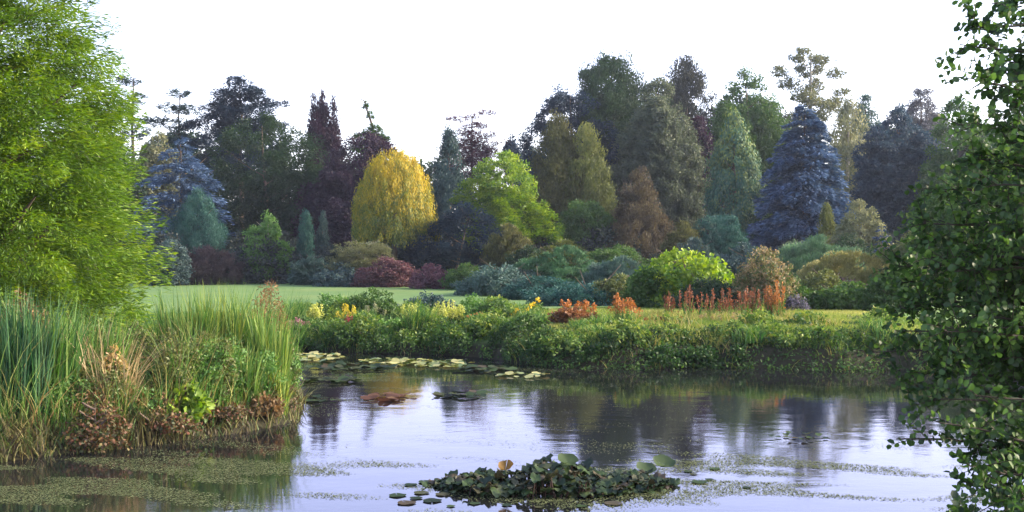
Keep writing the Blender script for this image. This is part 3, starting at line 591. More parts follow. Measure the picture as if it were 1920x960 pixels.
REED = leaf_mat("reed_blade", (.025, .065, .02), (.055, .14, .03), (.1, .2, .04), (.26, .3, .08), trans=.35)
REED_Y = leaf_mat("reed_yellow", (.05, .12, .025), (.13, .22, .04), (.36, .36, .08), trans=.35)
REED_D = leaf_mat("reed_dark", (.012, .04, .02), (.028, .085, .035), (.05, .13, .045), (.15, .2, .07), trans=.3)
STRAW = leaf_mat("straw_blade", (.2, .15, .07), (.36, .27, .14), (.5, .4, .24), trans=.3)
REDDISH = leaf_mat("reddish_foliage", (.03, .07, .02), (.06, .06, .025), (.15, .06, .035), (.16, .2, .06), trans=.3)
ORANGE = leaf_mat("orange_flower", (.15, .07, .03), (.42, .16, .05), (.6, .32, .13), trans=.3)
YELLOW = leaf_mat("yellow_flower", (.5, .35, .02), (.75, .5, .03), (.8, .65, .1), trans=.3)
RED = leaf_mat("red_flower", (.1, .07, .03), (.24, .08, .045), (.36, .17, .09), trans=.3)
CREAM = leaf_mat("cream_flower", (.12, .15, .06), (.22, .23, .12), (.34, .33, .2))
WHITE = leaf_mat("white_flower", (.4, .4, .3), (.6, .6, .5), (.75, .75, .68))

# the reed bed on the left bank
tuft("reed_clump", "tall dark green reeds standing in the water at the bottom left corner", 20, 560, 17.0, 150, 520, .03, .06, .12, REED_D)
tuft("reed_clump", "bright green reeds just right of the dark reeds at the left edge", 85, 572, 17.4, 120, 460, .028, .07, .15, REED)
tuft("reed_clump", "green reeds behind the red foliage with yellowing tips", 165, 590, 18.3, 130, 420, .026, .1, .2, REED)
STRAWN = 1
tuft("straw_grass", "straw-coloured arching grass among the reeds left of the dark hollow", 205, 598, 17.8, 110, 130, .02, .12, .35, STRAW)
tuft("reed_clump", "low blue-green reeds behind the dark hollow of the reed bed", 275, 640, 20.0, 90, 220, .026, .08, .2, REED_D)
tuft("reed_clump", "tall fresh reeds right of the hollow, reaching up before the lawn", 345, 556, 20.5, 110, 420, .026, .05, .13, REED)
tuft("reed_clump", "tall pale reeds in the middle of the right half of the reed bed", 410, 548, 20.8, 110, 420, .026, .05, .12, REED_Y)
tuft("reed_clump", "upright green reeds under the rusty plumes", 468, 560, 21.0, 90, 380, .026, .05, .13, REED)
tuft("reed_clump", "reeds coloured sunlit yellow at the right tip of the reed bed", 508, 590, 20.3, 62, 330, .026, .05, .12, REED_Y)  # sunlight on the tip of the bed put into the yellow blade colour
tuft("reed_clump", "short golden reeds leaning over the water at the right tip", 518, 690, 19.9, 44, 240, .024, .08, .2, REED_Y)
tuft("reed_clump", "mixed green and yellow reeds at the front right of the bed", 440, 640, 19.6, 120, 420, .026, .08, .2, REED)
tuft("reed_clump", "short green reeds at the front centre beside the yellow-green leaves", 300, 680, 18.5, 110, 260, .026, .12, .3, REED_D)
tuft("plume_grass", "rust-coloured feathery plumes on top of the reed bed", 490, 540, 22.8, 150, 260, .016, .12, .2, REED,
     extra=(leaf_mat("rust_plume", (.1, .09, .04), (.24, .12, .06), (.34, .2, .1)), 1300, .09, .02, .5, .98, "plumes"))
def bed_shrub(name, label, px, top, bot, wid, d, mat, prof='mound', L=.09, W=.06, cat="plant", mode='leaf', **kw):
    kw.setdefault('cr', .22); kw.setdefault('rough', .3); kw.setdefault('cover', 2.)
    return shrub(name, label, px, top, bot, wid, d, prof, mode, mat, cat=cat, L=L, W=W, **kw)
bed_shrub("red_foliage_plant", "brick-red leafy plant at the foot of the reeds by the water", 178, 748, 862, 125, 16.9, REDDISH, cover=.5, cr=.3)
bed_shrub("red_foliage_plant", "low dark red plant trailing along the water edge below the hollow", 300, 775, 850, 150, 17.8, REDDISH, cover=1.0, cr=.3)
bed_shrub("red_foliage_plant", "reddish brown plant low at the water between the hollow and the right tip", 400, 760, 830, 130, 18.7, REDDISH, cover=1.0, cr=.3)
bed_shrub("orange_leaf_plant", "orange-tinted low plant under the short golden reeds", 490, 740, 815, 80, 19.4, G_RUST)
bed_shrub("yellow_green_shrub", "yellow-green bush with pink tinges among the reeds", 190, 610, 760, 110, 18.8, G_OLIVE)
bed_shrub("yellow_leaf_plant", "low broad-leaved plant with yellow-green leaves before the dark hollow", 345, 715, 790, 90, 18.3, G_LIME, L=.2, W=.16, shape=OV, cover=.9, cr=.3)
bed_shrub("dark_leaf_plant", "dark broad-leaved plant in the hollow of the reed bed", 290, 690, 810, 120, 18.9, G_DARK, L=.2, W=.14, shape=OV)
bed_shrub("dark_leaf_plant", "dark leafy mass at the far left foot of the reeds", 45, 760, 865, 110, 17.2, G_DARK)
bed_shrub("peach_flower_plant", "peach-flowered stems left of the hollow", 215, 648, 720, 70, 18.0, leaf_mat("peach_flower", (.16, .2, .05), (.42, .3, .12), (.65, .42, .25)), L=.08, W=.07, cover=1.2)
bed_shrub("mauve_flower_plant", "mauve-grey flowering plant in the middle of the reed bed", 275, 640, 700, 80, 20.2, leaf_mat("mauve_flower", (.08, .1, .08), (.2, .16, .2), (.34, .28, .36)), L=.08, W=.05)
bed_shrub("green_bush", "green bush filling the back of the reed bed below the lime cypress", 120, 570, 720, 300, 21.5, G_MID, L=.14, W=.08, cover=1.6)
bed_shrub("green_bush", "green bush at the back of the reed bed below the rusty plumes", 420, 590, 730, 220, 22.6, G_MID, L=.12, W=.07, cover=1.6)
bed_shrub("orange_leaf_plant", "rusty orange bush glowing under the lowest cypress boughs at the left edge", 40, 545, 660, 120, 20.2, G_RUST, L=.12, W=.06, cover=1.4)

def bed_mass():
    rng = np.random.default_rng(55)
    pal = [(G_OLIVE, "olive", "olive green foliage woven through the reed bed"), (G_BRIGHT, "green", "fresh green leaves scrambling through the reed bed"), (G_RUST, "rust", "rusty dying foliage low in the reed bed"), (REDDISH, "brown", "red-brown stems and leaves near the foot of the reed bed")]
    for k, (m, nm, lb) in enumerate(pal):
        g = Geo()
        for i in range((60, 70, 30, 50)[k]):
            px = rng.uniform(0, 530); d = np.interp(px, [0, 300, 530], [16.6, 18, 20]) + rng.uniform(.0, 2.6) * (.5 if k == 3 else 1); x = X(px, d)
            if float(pond_dist(np.array([x]), np.array([d]))[0]) < .1: continue
            h = rng.uniform(.3, 1.3) * (1, 1, .7, .45)[k] * (.65 + .35 * (d > 17.5)); r = rng.uniform(.18, .4); z = gz(x, d)
            foliage(g, rng, x, d, z + rng.uniform(0, .2), z + h, r, 'oval', 'leaf', .1, .045, cover=1.0, cr=.35, rough=.35)
        tag(g.build(("olive_foliage", "green_foliage", "rusty_foliage", "brown_foliage")[k], m), lb, "undergrowth", kind="stuff")
    g = Geo(); n = 6500; px = rng.uniform(-20, 520, n); d = np.interp(px, [0, 300, 530], [16.4, 17.8, 19.8]) + rng.random(n) ** 1.3 * 4; x = (px - 960) / F * d
    k = pond_dist(x, d) > 0; x, d = x[k], d[k]; n = len(x)
    blades(g, rng, np.stack([x, d, ground_z(x, d)], 1), rng.uniform(.5, 1.8, n) * (.75 + .25 * np.sin(x * 3)) * (1 - .5 * np.exp(-((960 + F * x / d - 265) / 42) ** 2)), .018, .16, .3, 4, rng.random(n))
    tag(g.build("mixed_blades", leaf_mat("mixed_blade", (.03, .08, .02), (.06, .15, .03), (.12, .22, .045), (.3, .3, .1), (.26, .14, .06))), "loose green, yellow and straw blades scattered through the whole reed bed", "grass", kind="stuff")
bed_mass()
# far bank border: left and centre
border = [
 ("green_perennial", "low green perennial nearest the reed bed on the far bank", 548, 585, 640, 60, 37.5, G_MID, 'mound'),
 ("green_perennial", "feathery green perennial behind the first yellow spikes", 620, 548, 610, 90, 42, G_BRIGHT, 'mound'),
 ("green_perennial", "tall green perennial behind the red flowers", 700, 540, 620, 100, 41, G_MID, 'dome'),
 ("green_perennial", "bushy green perennial between the two pairs of yellow spikes", 740, 600, 648, 110, 35.8, G_BRIGHT, 'mound'),
 ("green_perennial", "grey-green perennial behind the tall yellow spikes", 800, 548, 610, 110, 42, G_SLATE, 'mound'),
 ("green_perennial", "fresh green perennial right of the tall yellow spikes", 885, 552, 620, 90, 38.5, G_BRIGHT, 'mound'),
 ("green_perennial", "dark hanging perennial over the water right of the yellow spikes", 900, 600, 660, 90, 34, G_MID, 'mound'),
 ("green_perennial", "wide green perennial left of the yellow flower spray", 930, 560, 630, 80, 37, G_MID, 'mound'),
 ("green_perennial", "green perennial under the yellow flower spray", 990, 590, 655, 90, 32.8, G_MID, 'mound'),
 ("green_perennial", "dark green perennial behind the red flowers near the water", 610, 605, 655, 100, 36.4, G_MID, 'mound'),
 ("green_perennial", "dark green perennial under the red flowers", 680, 622, 655, 110, 35.0, G_DARK, 'mound'),
 ("green_perennial", "green waterside perennial below the tall yellow spikes", 840, 612, 662, 100, 34.3, G_BRIGHT, 'mound'),
]
for nm, lb, px, top, bot, w, d, mt, pf in border:
    shrub(nm, lb, px, top, bot, w, d, pf, 'leaf', mt, cat="plant", L=.16, W=.09, cr=.2, rough=.35, cover=1.9, trunk=False)
def spike_plant(name, label, px, top, bot, wid, d, n, mat, stem_mat=REED, cat="flowers", part="flowers", head=.45, hw=.05, n_c=40, L=.07, group=None):
    _seed[0] += 3; rng = np.random.default_rng(_seed[0]); x = X(px, d); gb = gz(x, d); h = Z(top, d) - gb
    e = empty(name, (x, d, gb), label, cat, group); g = Geo(); g2 = Geo()
    xy = disc(rng, n, M_(wid, d) / 2, M_(wid, d) * .4); b = np.stack([x + xy[:, 0], d + xy[:, 1], np.full(n, gb)], 1); hh = h * rng.uniform(.5, 1.08, n)
    m = n * 5; i5 = np.repeat(np.arange(n), 5)
    blades(g, rng, b[i5] + rng.normal(0, .04, (m, 3)) * [1, 1, 0], hh[i5] * rng.uniform(.4, .8, m), .03, .12, .2, 3, rng.random(m))
    ln = rng.normal(0, .06, (n, 2))
    for i in range(n):
        tp = b[i] + np.array([ln[i, 0] * hh[i], ln[i, 1] * hh[i], hh[i]]); tube(g, np.linspace(b[i], tp, 3), .008, 3, .4)
    for q_ in range(n):
        s = 1 - rng.random(n_c) * head; pos = b[q_] + np.stack([ln[q_, 0] * hh[q_] * s, ln[q_, 1] * hh[q_] * s, hh[q_] * s], 1)
        rr = hw * (1.15 - (s - 1 + head) / head); q = rng.normal(size=(n_c, 3)); pos += unit(q) * rr[:, None]; g2 = Geo(); tp = b[q_] + np.array([ln[q_, 0], ln[q_, 1], 1.]) * hh[q_]; tube(g2, np.linspace(b[q_] + (tp - b[q_]) * (1 - head), tp, 3), .012, 4, .3)
        cards(g2, pos, q + [0, 0, .6], rng.normal(size=(n_c, 3)), L, L * .6, rng.random() * .5 + rng.random(n_c) * .5)
        g2.build("flower_spike", mat, e, (x, d, gb))
    g.build("stems", stem_mat, e, (x, d, gb)); return e
    k = np.repeat(np.arange(n), n_c); s = 1 - rng.random(len(k)) * head
    pos = b[k] + np.stack([ln[k, 0] * hh[k] * s, ln[k, 1] * hh[k] * s, hh[k] * s], 1); rr = hw * (1.15 - (s - 1 + head) / head)
    q = rng.normal(size=(len(k), 3)); pos += unit(q) * rr[:, None]
    cards(g2, pos, q + [0, 0, .6], rng.normal(size=(len(k), 3)), L, L * .6, rng.random(n)[k] * .5 + rng.random(len(k)) * .5)
    g.build("stems", stem_mat, e, (x, d, gb)); g2.build(part, mat, e, (x, d, gb)); return e
YG = leaf_mat("yellow_green_spike", (.3, .34, .08), (.48, .5, .12), (.62, .6, .2), trans=.4)
spike_plant("yellow_spike_flowers", "pale yellow spikes nearest the reed bed on the far bank", 592, 572, 640, 36, 38.5, 16, YG, hw=.07)
spike_plant("yellow_spike_flowers", "yellow spikes directly above the red flowers", 648, 574, 640, 44, 38, 18, leaf_mat("mustard_spike", (.4, .3, .04), (.55, .45, .06), (.65, .55, .12)), hw=.07)
spike_plant("yellow_spike_flowers", "bright upright yellow-green spikes in the middle of the far border", 768, 572, 640, 48, 38, 16, YG, hw=.06)
spike_plant("yellow_spike_flowers", "dense lemon spikes right of the middle of the far border", 838, 568, 645, 60, 37, 34, YG, hw=.07)
spike_plant("red_flowers", "small clump of red-pink flowers near the water on the far bank", 668, 594, 645, 44, 36.5, 26, leaf_mat("pink_red_flower", (.16, .04, .04), (.34, .07, .08), (.45, .15, .14)), hw=.07, head=.4)
spike_plant("orange_flower_plant", "tall plant with apricot heads standing left of the red spikes", 1172, 556, 615, 54, 34.5, 16, ORANGE, hw=.1, head=.4)
shrub("copper_foliage_plant", "copper and orange leafy plant between the yellow flowers and apricot heads", 1070, 576, 622, 100, 34.5, 'mound', 'leaf', leaf_mat("copper_foliage", (.06, .06, .025), (.16, .06, .03), (.4, .2, .07)), cat="plant", L=.13, W=.09, cr=.25)
spike_plant("iris_clump", "small yellow iris flowers at the water edge of the far bank", 822, 630, 660, 30, 34.2, 10, YELLOW, head=.3, hw=.07)
def daylily():
    rng = np.random.default_rng(61); e = None; d = 36.5; x = X(983, d); gb = gz(x, d)
    e = empty("yellow_flower_spray", (x, d, gb), "bright yellow flower spray slanting up to the right over the far border", "flowers")
    g = Geo(); b = np.tile([x - .1, d, gb], (70, 1)) + rng.normal(0, .12, (70, 3)) * [1, 1, 0]; blades(g, rng, b, rng.uniform(.5, .95, 70), .03, .2, .4, 4, rng.random(70))
    for i, (px, py) in enumerate([(955, 600), (962, 592), (971, 590), (978, 584), (986, 582), (993, 576), (1001, 572), (1009, 566), (966, 600), (984, 590), (958, 605), (1012, 563)]):
        c = np.array([X(px + rng.normal(0, 3), d), d + rng.uniform(-.25, .25), Z(py + rng.normal(0, 5), d)]); tube(g, np.linspace([x, d, gb], c, 4), .008, 3, .4)
        g2 = Geo(); n = 14; q = rng.normal(size=(n, 3)); cards(g2, c + unit(q) * .02, q + [0, 0, .5], rng.normal(size=(n, 3)), .085, .05, rng.random(n), OV)
        g2.build("flower_head", YELLOW, e, (x, d, gb))
    g.build("stems", REED, e, (x, d, gb))
daylily()
for lb, px, top, d, w, n, m in [
 ("small pink flowers among the green at the left end of the far border", 565, 598, 36.8, 40, 14, leaf_mat("pink_flower", (.2, .1, .1), (.4, .2, .2), (.5, .34, .32))),
 ("cream flower heads behind the red-pink clump", 700, 566, 40, 46, 14, CREAM),
 ("lemon spikes low near the water below the tall yellow spikes", 790, 612, 35.2, 46, 16, YG),
 ("apricot flowers between the lemon spikes and the yellow spray", 900, 590, 36.4, 44, 14, ORANGE),
 ("small white flowers close to the water left of the copper plant", 1010, 624, 32.6, 50, 14, WHITE),
 ("orange heads just behind the copper-leaved plant", 1080, 566, 36, 70, 20, ORANGE),
 ("golden spikes at the front of the bank lawn below the apricot heads", 1130, 608, 35, 60, 16, YG),
 ("dull red flowers along the front of the bank lawn", 1240, 596, 33.5, 70, 16, RED),
 ("pale seed heads in the bank lawn in front of the red spikes", 1370, 592, 34.5, 120, 22, STRAW),
 ("cream flowers at the right end of the bank lawn", 1620, 596, 35, 60, 7, CREAM)]:
    spike_plant("border_flowers", lb, px, top, 640, w, d, n if m is not WHITE else 8, CREAM if m is WHITE else m, head=.3, hw=.05, n_c=26, L=.08)
# red persicaria spikes
for i, (px, w, n, lb) in enumerate([(1285, 40, 18, "leftmost clump of slender red spikes in front of the lime-leaved shrub"), (1330, 44, 16, "second clump of red spikes from the left, thinner"),
        (1375, 40, 26, "dense dark red spikes in the middle of the red row"), (1415, 36, 22, "red spikes under the buff and pink flower shrub"), (1455, 26, 26, "orange-red tall spikes ending the red row on the right")]):
    spike_plant("red_spike_flowers", lb, px, 540 if i != 4 else 530, 600, w * (2.1 if i != 4 else 1.2), 36.2 + (i % 2) * 1.2, int(n * .7), ORANGE if i == 4 else RED, head=.75, hw=.03, L=.08, n_c=30, group="row of red spikes on the bank lawn")

def border_mass():
    rng = np.random.default_rng(19); g = Geo(); gb_ = Geo(); gr_ = Geo()
    for i in range(330):
        px = rng.uniform(535, 1010) if i < 210 else rng.uniform(1000, 1680); d = rng.uniform(33.5, 46) if i < 210 else rng.uniform(29.8, 33.5); x = X(px, d); dd = float(pond_dist(np.array([x]), np.array([d]))[0])
        if dd < .25: continue
        h = rng.uniform(.3, .95) * (1 if i < 210 else .62) * (.7 + .3 * math.sin(px * .05)); r = rng.uniform(.3, .75); z = gz(x, d)
        if i >= 210 and rng.random() < .75: foliage(gr_, rng, x, d - .3, z - .35, z + h * .3, r * .8, 'mound', 'leaf', .15, .08, cover=1.5, cr=.3, rough=.4)
        elif rng.random() < .6: foliage(g, rng, x, d, z, z + h, r, 'mound', 'leaf', .16, .08, cover=1.5, cr=.3, rough=.35)
        else:
            n = 130; xy = disc(rng, n, r * .6, r * .6); blades(gb_, rng, np.stack([x + xy[:, 0], d + xy[:, 1], np.full(n, z)], 1), h * rng.uniform(.8, 1.5, n), .03, .15, .3, 3, rng.random(n))
    tag(g.build("border_foliage", leaf_mat("border_leaf", (.02, .045, .012), (.055, .12, .025), (.15, .22, .04), (.32, .34, .08))), "mixed leafy green planting filling the far border between the lawn and the water", "ground cover", kind="stuff")
    tag(gr_.build("edge_foliage", leaf_mat("edge_leaf", (.012, .026, .01), (.03, .07, .018), (.07, .14, .03))), "dark green plants crowding the lip of the right bank above the water", "ground cover", kind="stuff")
    tag(gb_.build("border_grass", REED), "grassy blades growing all through the far border planting", "grass", kind="stuff")
border_mass()
def ground_cover():
    rng = np.random.default_rng(8)
    # tangle at the foot of the reed bed
    g = Geo(); n = 60000; x = rng.uniform(-13, -3.5, n); y = rng.uniform(15, 24, n); dd = pond_dist(x, y); k = (dd > -.08) & (dd < 1.0) & ((x < -4.7) | (rng.random(n) < .35)); x, y, dd = x[k], y[k], dd[k]; n = len(x)
    b = np.stack([x, y, np.maximum(ground_z(x, y), -.05)], 1)
    blades(g, rng, b, (.2 + .35 * rng.random(n)) * (.7 + .4 * np.sin(x * 4)), .022, .3, .45, 3, rng.random(n))
    tag(g.build("bank_tangle", leaf_mat("tangle_blade", (.03, .025, .015), (.08, .06, .03), (.07, .11, .03), (.28, .22, .1))), "tangle of brown and green stems along the foot of the reed bed", "undergrowth", kind="stuff")
    # leafy fringe hanging over the far bank
    g = Geo(); n = 130000; x = rng.uniform(-7.2, 12.5, n); y = rng.uniform(27, 37.5, n); dd = pond_dist(x, y); k = (dd > -.35) & (dd < 1.5) & (np.sin(x * 3.1 + y) + np.sin(x * 7.3 + 2 - y * 2) + rng.normal(0, .5, n) > np.where(x > .3, -1.3, -.5) - dd * .4)
    x, y, dd = x[k], y[k], dd[k]; n = len(x); z = np.maximum(ground_z(x, y), .04) + (rng.random(n) * (.42 + .16 * np.sin(x * 2.3) + .16 * np.sin(x * 6.1 + y * 3)) * np.where(x > .3, .5, 1) - np.where(x > .3, .35, 0) * rng.random(n) * (dd < .5)) * np.clip(1.5 - dd * .6, .3, 1)
    cl = (np.sin(x * 5 + 1) * np.sin(y * 4.3) + 1) / 2
    cards(g, np.stack([x, y, z], 1), rng.normal(size=(n, 3)) + [0, -.4, 0], rng.normal(size=(n, 3)) * .6 + [0, -.4, 1], .085 * rng.uniform(.5, 1.4, n), .05 * rng.uniform(.5, 1.4, n), cl * .5 + rng.random(n) * .5, OV)
    g3 = Geo(); n = 14000; x = rng.uniform(-7.2, 12.5, n); y = rng.uniform(28, 37.5, n); dd = pond_dist(x, y); k = (dd > -.2) & (dd < 1.5) & (np.sin(x * 2.3 + 1) + np.sin(x * 5.7 + y) > .1); x, y = x[k], y[k]; n = len(x)
    blades(g3, rng, np.stack([x, y, np.maximum(ground_z(x, y), -.05)], 1), rng.uniform(.2, .6, n) * (.7 + .3 * np.sin(x * 3.7)), .022, .3, .7, 3, rng.random(n))
    n = 5000; x = rng.uniform(3.6, 9.6, n); y = rng.uniform(31.5, 37, n); k = np.sin(x * 2.9) + np.sin(y * 1.7 + x) + rng.normal(0, .5, n) > 0; x, y = x[k], y[k]; n = len(x)
    blades(g3, rng, np.stack([x, y, ground_z(x, y)], 1), rng.uniform(.15, .42, n), .022, .2, .35, 3, rng.random(n) * .6 + .4)
    tag(g3.build("waterside_grass", leaf_mat("waterside_grass", (.03, .07, .015), (.07, .14, .03), (.2, .24, .05), (.36, .26, .1))), "arching grass tufts along the edge of the far bank and over its lawn", "grass", kind="stuff")
    tag(g.build("waterside_foliage", leaf_mat("bank_leaf", (.012, .024, .009), (.03, .06, .016), (.06, .13, .025), (.15, .2, .05))), "low leafy plants fringing the far bank down to the water", "ground cover", kind="stuff")
    # rough grass on the bank lawn
    g = Geo(); n = 60000; x = rng.uniform(1, 13, n); y = rng.uniform(29, 47, n); dd = pond_dist(x, y); k = dd > .5; x, y, dd = x[k], y[k], dd[k]; n = len(x)
    b = np.stack([x, y, ground_z(x, y) - .01], 1)
    blades(g, rng, b, .1 + .12 * rng.random(n) * np.clip(2.2 - dd * .5, .4, 1.6), .03, .2, .4, 2, np.clip(.5 + .4 * np.sin(x * .9) * np.sin(y * .6) + rng.normal(0, .2, n), 0, 1))
    tag(g.build("bank_grass", leaf_mat("bank_grass", (.09, .16, .03), (.2, .25, .05), (.34, .32, .1), trans=.4)), "long grass coloured sunlit yellow on the bank lawn behind the water", "grass", kind="stuff")  # evening sunlight put into the yellow of the blades
    # rough grass at the left
    g = Geo(); n = 50000; x = rng.uniform(-16, -3, n); y = rng.uniform(16, 45, n); dd = pond_dist(x, y); k = dd > .1; x, y = x[k], y[k]; n = len(x)
    blades(g, rng, np.stack([x, y, ground_z(x, y) - .01], 1), .15 + .3 * rng.random(n), .025, .2, .4, 2, rng.random(n))
    tag(g.build("rough_grass", REED), "rough green grass on the left bank round the reeds", "grass", kind="stuff")
ground_cover()

# ------------------------------------------------------------------ water lilies
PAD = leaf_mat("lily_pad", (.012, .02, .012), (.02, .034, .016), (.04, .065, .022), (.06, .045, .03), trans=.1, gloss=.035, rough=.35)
PADY = leaf_mat("lily_pad_yellow", (.07, .12, .03), (.2, .22, .06), (.4, .36, .12), trans=.15, gloss=.12, rough=.25)
def pad_mesh(rng, r, cup=.1, tilt=(0, 0), z=0., rot=None, c=(0, 0), wave=.08):
    """round leaf with a notch, cupped and wavy, thin"""
    n = 16; a = np.linspace(.05, 2 * math.pi - .05, n) + (rng.uniform(0, 6.28) if rot is None else rot)
    rows = []
    for f in (.03, .5, .82, 1.):
        rr = r * f * (1 + .05 * np.sin(a * 3 + 1)); zz = cup * r * f ** 2 + wave * r * f ** 2 * np.sin(a * 4 + rng.uniform(0, 6))
        p = np.stack([np.cos(a) * rr, np.sin(a) * rr, zz], 1); p[:, 2] += p[:, 0] * tilt[0] + p[:, 1] * tilt[1]; rows.append(p)
    V = np.concatenate(rows) + [c[0], c[1], z]
    Fq = [(i * n + j, i * n + j + 1, (i + 1) * n + j + 1, (i + 1) * n + j) for i in range(3) for j in range(n - 1)]
    return V, np.array(Fq)
def foreground_lily():
    rng = np.random.default_rng(14); d = 14.3; x = X(1030, d)
    e = empty("water_lily", (x, d, 0), "big dark clump of upright lily leaves standing out of the pond in the foreground", "water lily")
    g = Geo(); st = Geo(); big = []
    n = 760
    for i in range(n):
        u = rng.uniform(-1, 1); px = 1035 + 215 * u + rng.normal(0, 8); yy = rng.uniform(-.55, .55) * math.sqrt(max(0, 1 - u * u)) 
        dd = d + yy * 1.3; hmax = (.04 + .23 * (1 - abs(u) ** 1.6)) * (.75 + .35 * math.sin(u * 7 + 1.2))
        z = max(.02, hmax * rng.uniform(.05, 1.0)); r = rng.uniform(.045, .1)
        V, Fq = pad_mesh(rng, r, rng.uniform(-.4, .25), (rng.normal(0, .3), rng.normal(.05, .3)), z, c=(X(px, dd), dd), wave=.22); g.add(V, Fq, rng.random())
        tube(st, [(X(px, dd) + rng.normal(0, .06), dd + rng.normal(0, .06), -.2), (X(px, dd), dd, z)], .008, 4, .3)
    g.build("leaves", PAD, e, (x, d, 0), True); st.build("leaf_stalks", leaf_mat("lily_stalk", (.05, .03, .025), (.09, .05, .035)), e, (x, d, 0))
    g = Geo(); V, Fq = pad_mesh(rng, .1, .5, (.1, .45), .27, c=(X(948, 14.1), 14.1), wave=.1); g.add(V, Fq, .6)
    o = g.build("curled_leaf", leaf_mat("brown_leaf", (.1, .05, .015), (.22, .13, .03)), e, (x, d, 0), True); o["label"] = "curled brown dying leaf sticking up from the clump"
    for (px, py, r) in [(1245, 884, .16), (1212, 896, .14), (1065, 850, .14)]:
        g = Geo(); dd = F * EYE / (py - 480) if py > 870 else 14.4; V, Fq = pad_mesh(rng, r, .3, (-.1, .35), .1 if py > 870 else .3, c=(X(px, dd), dd)); g.add(V, Fq, .7); g.build("raised_leaf", PAD, e, (x, d, 0), True)
    for (px, py) in [(770, 910), (790, 925), (745, 930), (762, 944), (810, 940), (830, 928), (1290, 885), (1312, 905), (1300, 890), (1340, 880), (800, 905), (845, 950), (890, 945), (950, 948), (1010, 952), (1090, 950), (1150, 945), (780, 935), (1330, 900), (1400, 915)]:
        dd = F * EYE / (py - 480); g = Geo(); V, Fq = pad_mesh(rng, rng.uniform(.05, .12), .05, (0, 0), .008, c=(X(px, dd), dd), wave=.03); g.add(V, Fq, rng.random()); g.build("floating_leaf", PAD, e, (x, d, 0), True)
foreground_lily()
def lily_patch(label, px, py, wid, hgt, n, mat, r=.13):
    _seed[0] += 3; rng = np.random.default_rng(_seed[0]); d = F * EYE / (py - 480); x = X(px, d)
    e = empty("water_lily", (x, d, 0), label, "water lily", "water lilies floating by the far bank"); k = 0
    for i in range(int(n * 1.7)):
        for _ in range(20):
            a, b = rng.uniform(-1, 1, 2)
            if a * a + b * b < 1: break
        yy = py + b * hgt / 2; dd = F * EYE / (yy - 480); xx = X(px + a * wid / 2, dd)
        if pond_dist(np.array([xx]), np.array([dd]))[0] > -.05: continue
        g = Geo(); V, Fq = pad_mesh(rng, r * rng.uniform(.6, 1.2), .03, (rng.normal(0, .12), rng.normal(.03, .18)), .02 + rng.random() * .05, c=(xx, dd), wave=.05); g.add(V, Fq, rng.random())
        g.build("lily_pad", mat, e, (x, d, 0), True)
lily_patch("yellow-edged lily pads in the corner between the reed bed and the far bank", 590, 672, 110, 16, 46, PADY)
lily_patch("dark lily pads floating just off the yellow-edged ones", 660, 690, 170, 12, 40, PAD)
lily_patch("pale lily pads below the red flowers of the far bank", 735, 680, 120, 12, 40, PADY)
lily_patch("lily pads with yellowing leaves below the small yellow irises", 825, 684, 120, 12, 44, PADY)
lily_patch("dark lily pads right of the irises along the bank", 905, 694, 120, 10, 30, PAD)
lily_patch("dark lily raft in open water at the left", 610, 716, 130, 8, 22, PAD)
lily_patch("brownish lily raft in open water below the irises", 735, 748, 110, 12, 14, leaf_mat("lily_pad_brown", (.06, .03, .025), (.12, .06, .04), (.2, .12, .06)))

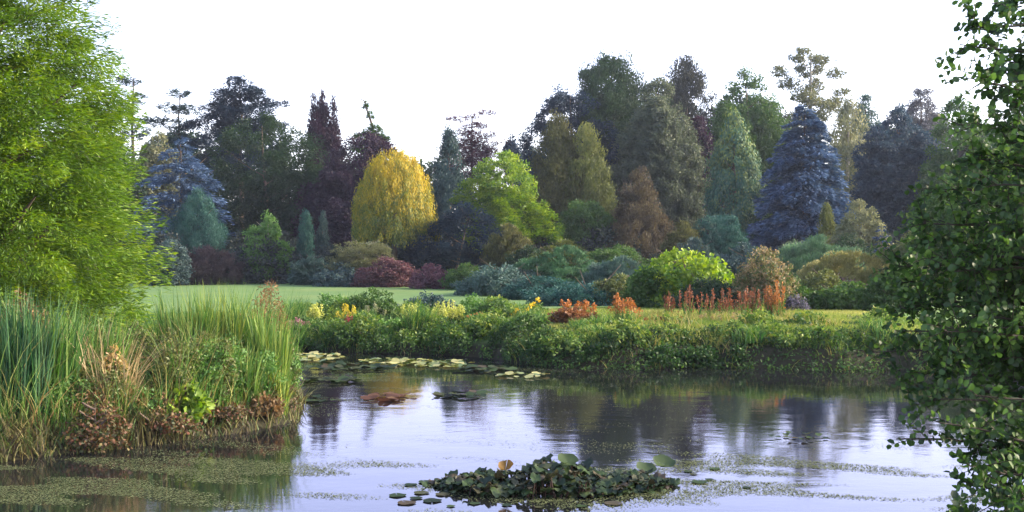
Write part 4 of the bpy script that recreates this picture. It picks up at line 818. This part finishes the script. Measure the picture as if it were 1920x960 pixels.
lily_patch("dark lily leaves added as a tree reflection in open water right of the brownish raft", 870, 742, 120, 10, 14, PAD, r=.11)  # leaves added to darken the water where a tree is mirrored
lily_patch("small dark leaves added as a tree reflection near the right tip of the reed bed", 590, 752, 80, 10, 10, PAD, r=.11)  # another added dark patch, in place of a mirrored tree top
lily_patch("dull green pads scattered at the middle of the far waterline", 980, 706, 100, 8, 14, PADY, r=.11)
lily_patch("small pads dotting the calm water below the blue spruce reflection", 1500, 822, 120, 16, 16, PAD, r=.05)
def duckweed():
    rng = np.random.default_rng(40); g = Geo(); n = 900000
    x = rng.uniform(-13, 10, n); y = rng.uniform(12, 31, n)
    f = np.sin(x * .9 + 1.3 * np.sin(y * 1.1)) + np.sin(y * 3.3 + 1.2 * np.sin(x * 1.4)) + .7 * np.sin(x * 3.1 + y * 5.2) + .5 * np.sin(y * 9 + x)
    px = 960 + F * x / y; py = 480 + F * EYE / y
    # thick drifts: near left, near right; a thin scatter in the middle
    w = 1.9 * np.exp(-((x + 6.5) / 3.8) ** 2 - ((y - 14) / 2.2) ** 2) + 2.0 * np.exp(-((x - 4.8) / 2.9) ** 2 - ((y - 14.3) / 1.9) ** 2) + .5 * np.exp(-((x + 1.5) / 2.2) ** 2 - ((y - 15) / 1.5) ** 2) + .35 * np.exp(-((x + 3) / 3) ** 2 - ((y - 27) / 4) ** 2) + .03
    k = (rng.random(n) < np.clip(w * (f * .75 + .1), 0, 1)) & (pond_dist(x, y) < -.05); x, y = x[k], y[k]; n = len(x)
    D = rng.normal(size=(n, 3)); D[:, 2] = 0
    cards(g, np.stack([x, y, np.full(n, .006)], 1), D, np.tile([0, 0, 1.], (n, 1)), rng.uniform(.014, .034, n), rng.uniform(.014, .03, n), rng.random(n), (np.array([(0, 0, 0), (.5, .5, 0), (1, 0, 0), (.5, -.5, 0)]), RH[1]))
    tag(g.build("duckweed", leaf_mat("duckweed", (.06, .075, .035), (.12, .14, .06), (.2, .22, .1), trans=.1)), "thin drifts of grey-green duckweed floating on the pond", "duckweed", kind="stuff")
duckweed()

def haze():
    m = bpy.data.materials.new("haze_air"); m.use_nodes = True; t = m.node_tree; t.nodes.clear()
    v = t.nodes.new("ShaderNodeVolumePrincipled"); v.inputs["Density"].default_value = .00021; v.inputs["Color"].default_value = (.75, .82, 1, 1); v.inputs["Anisotropy"].default_value = .3
    o = t.nodes.new("ShaderNodeOutputMaterial"); t.links.new(v.outputs[0], o.inputs[1])
    a, b = (-1510, -310, -2), (1510, 2510, 34)
    V = [(x, y, z) for z in (a[2], b[2]) for y in (a[1], b[1]) for x in (a[0], b[0])]
    tag(mesh_obj("haze", V, [(0, 2, 3, 1), (4, 5, 7, 6), (0, 1, 5, 4), (2, 6, 7, 3), (0, 4, 6, 2), (1, 3, 7, 5)], m), kind="stuff")
haze()
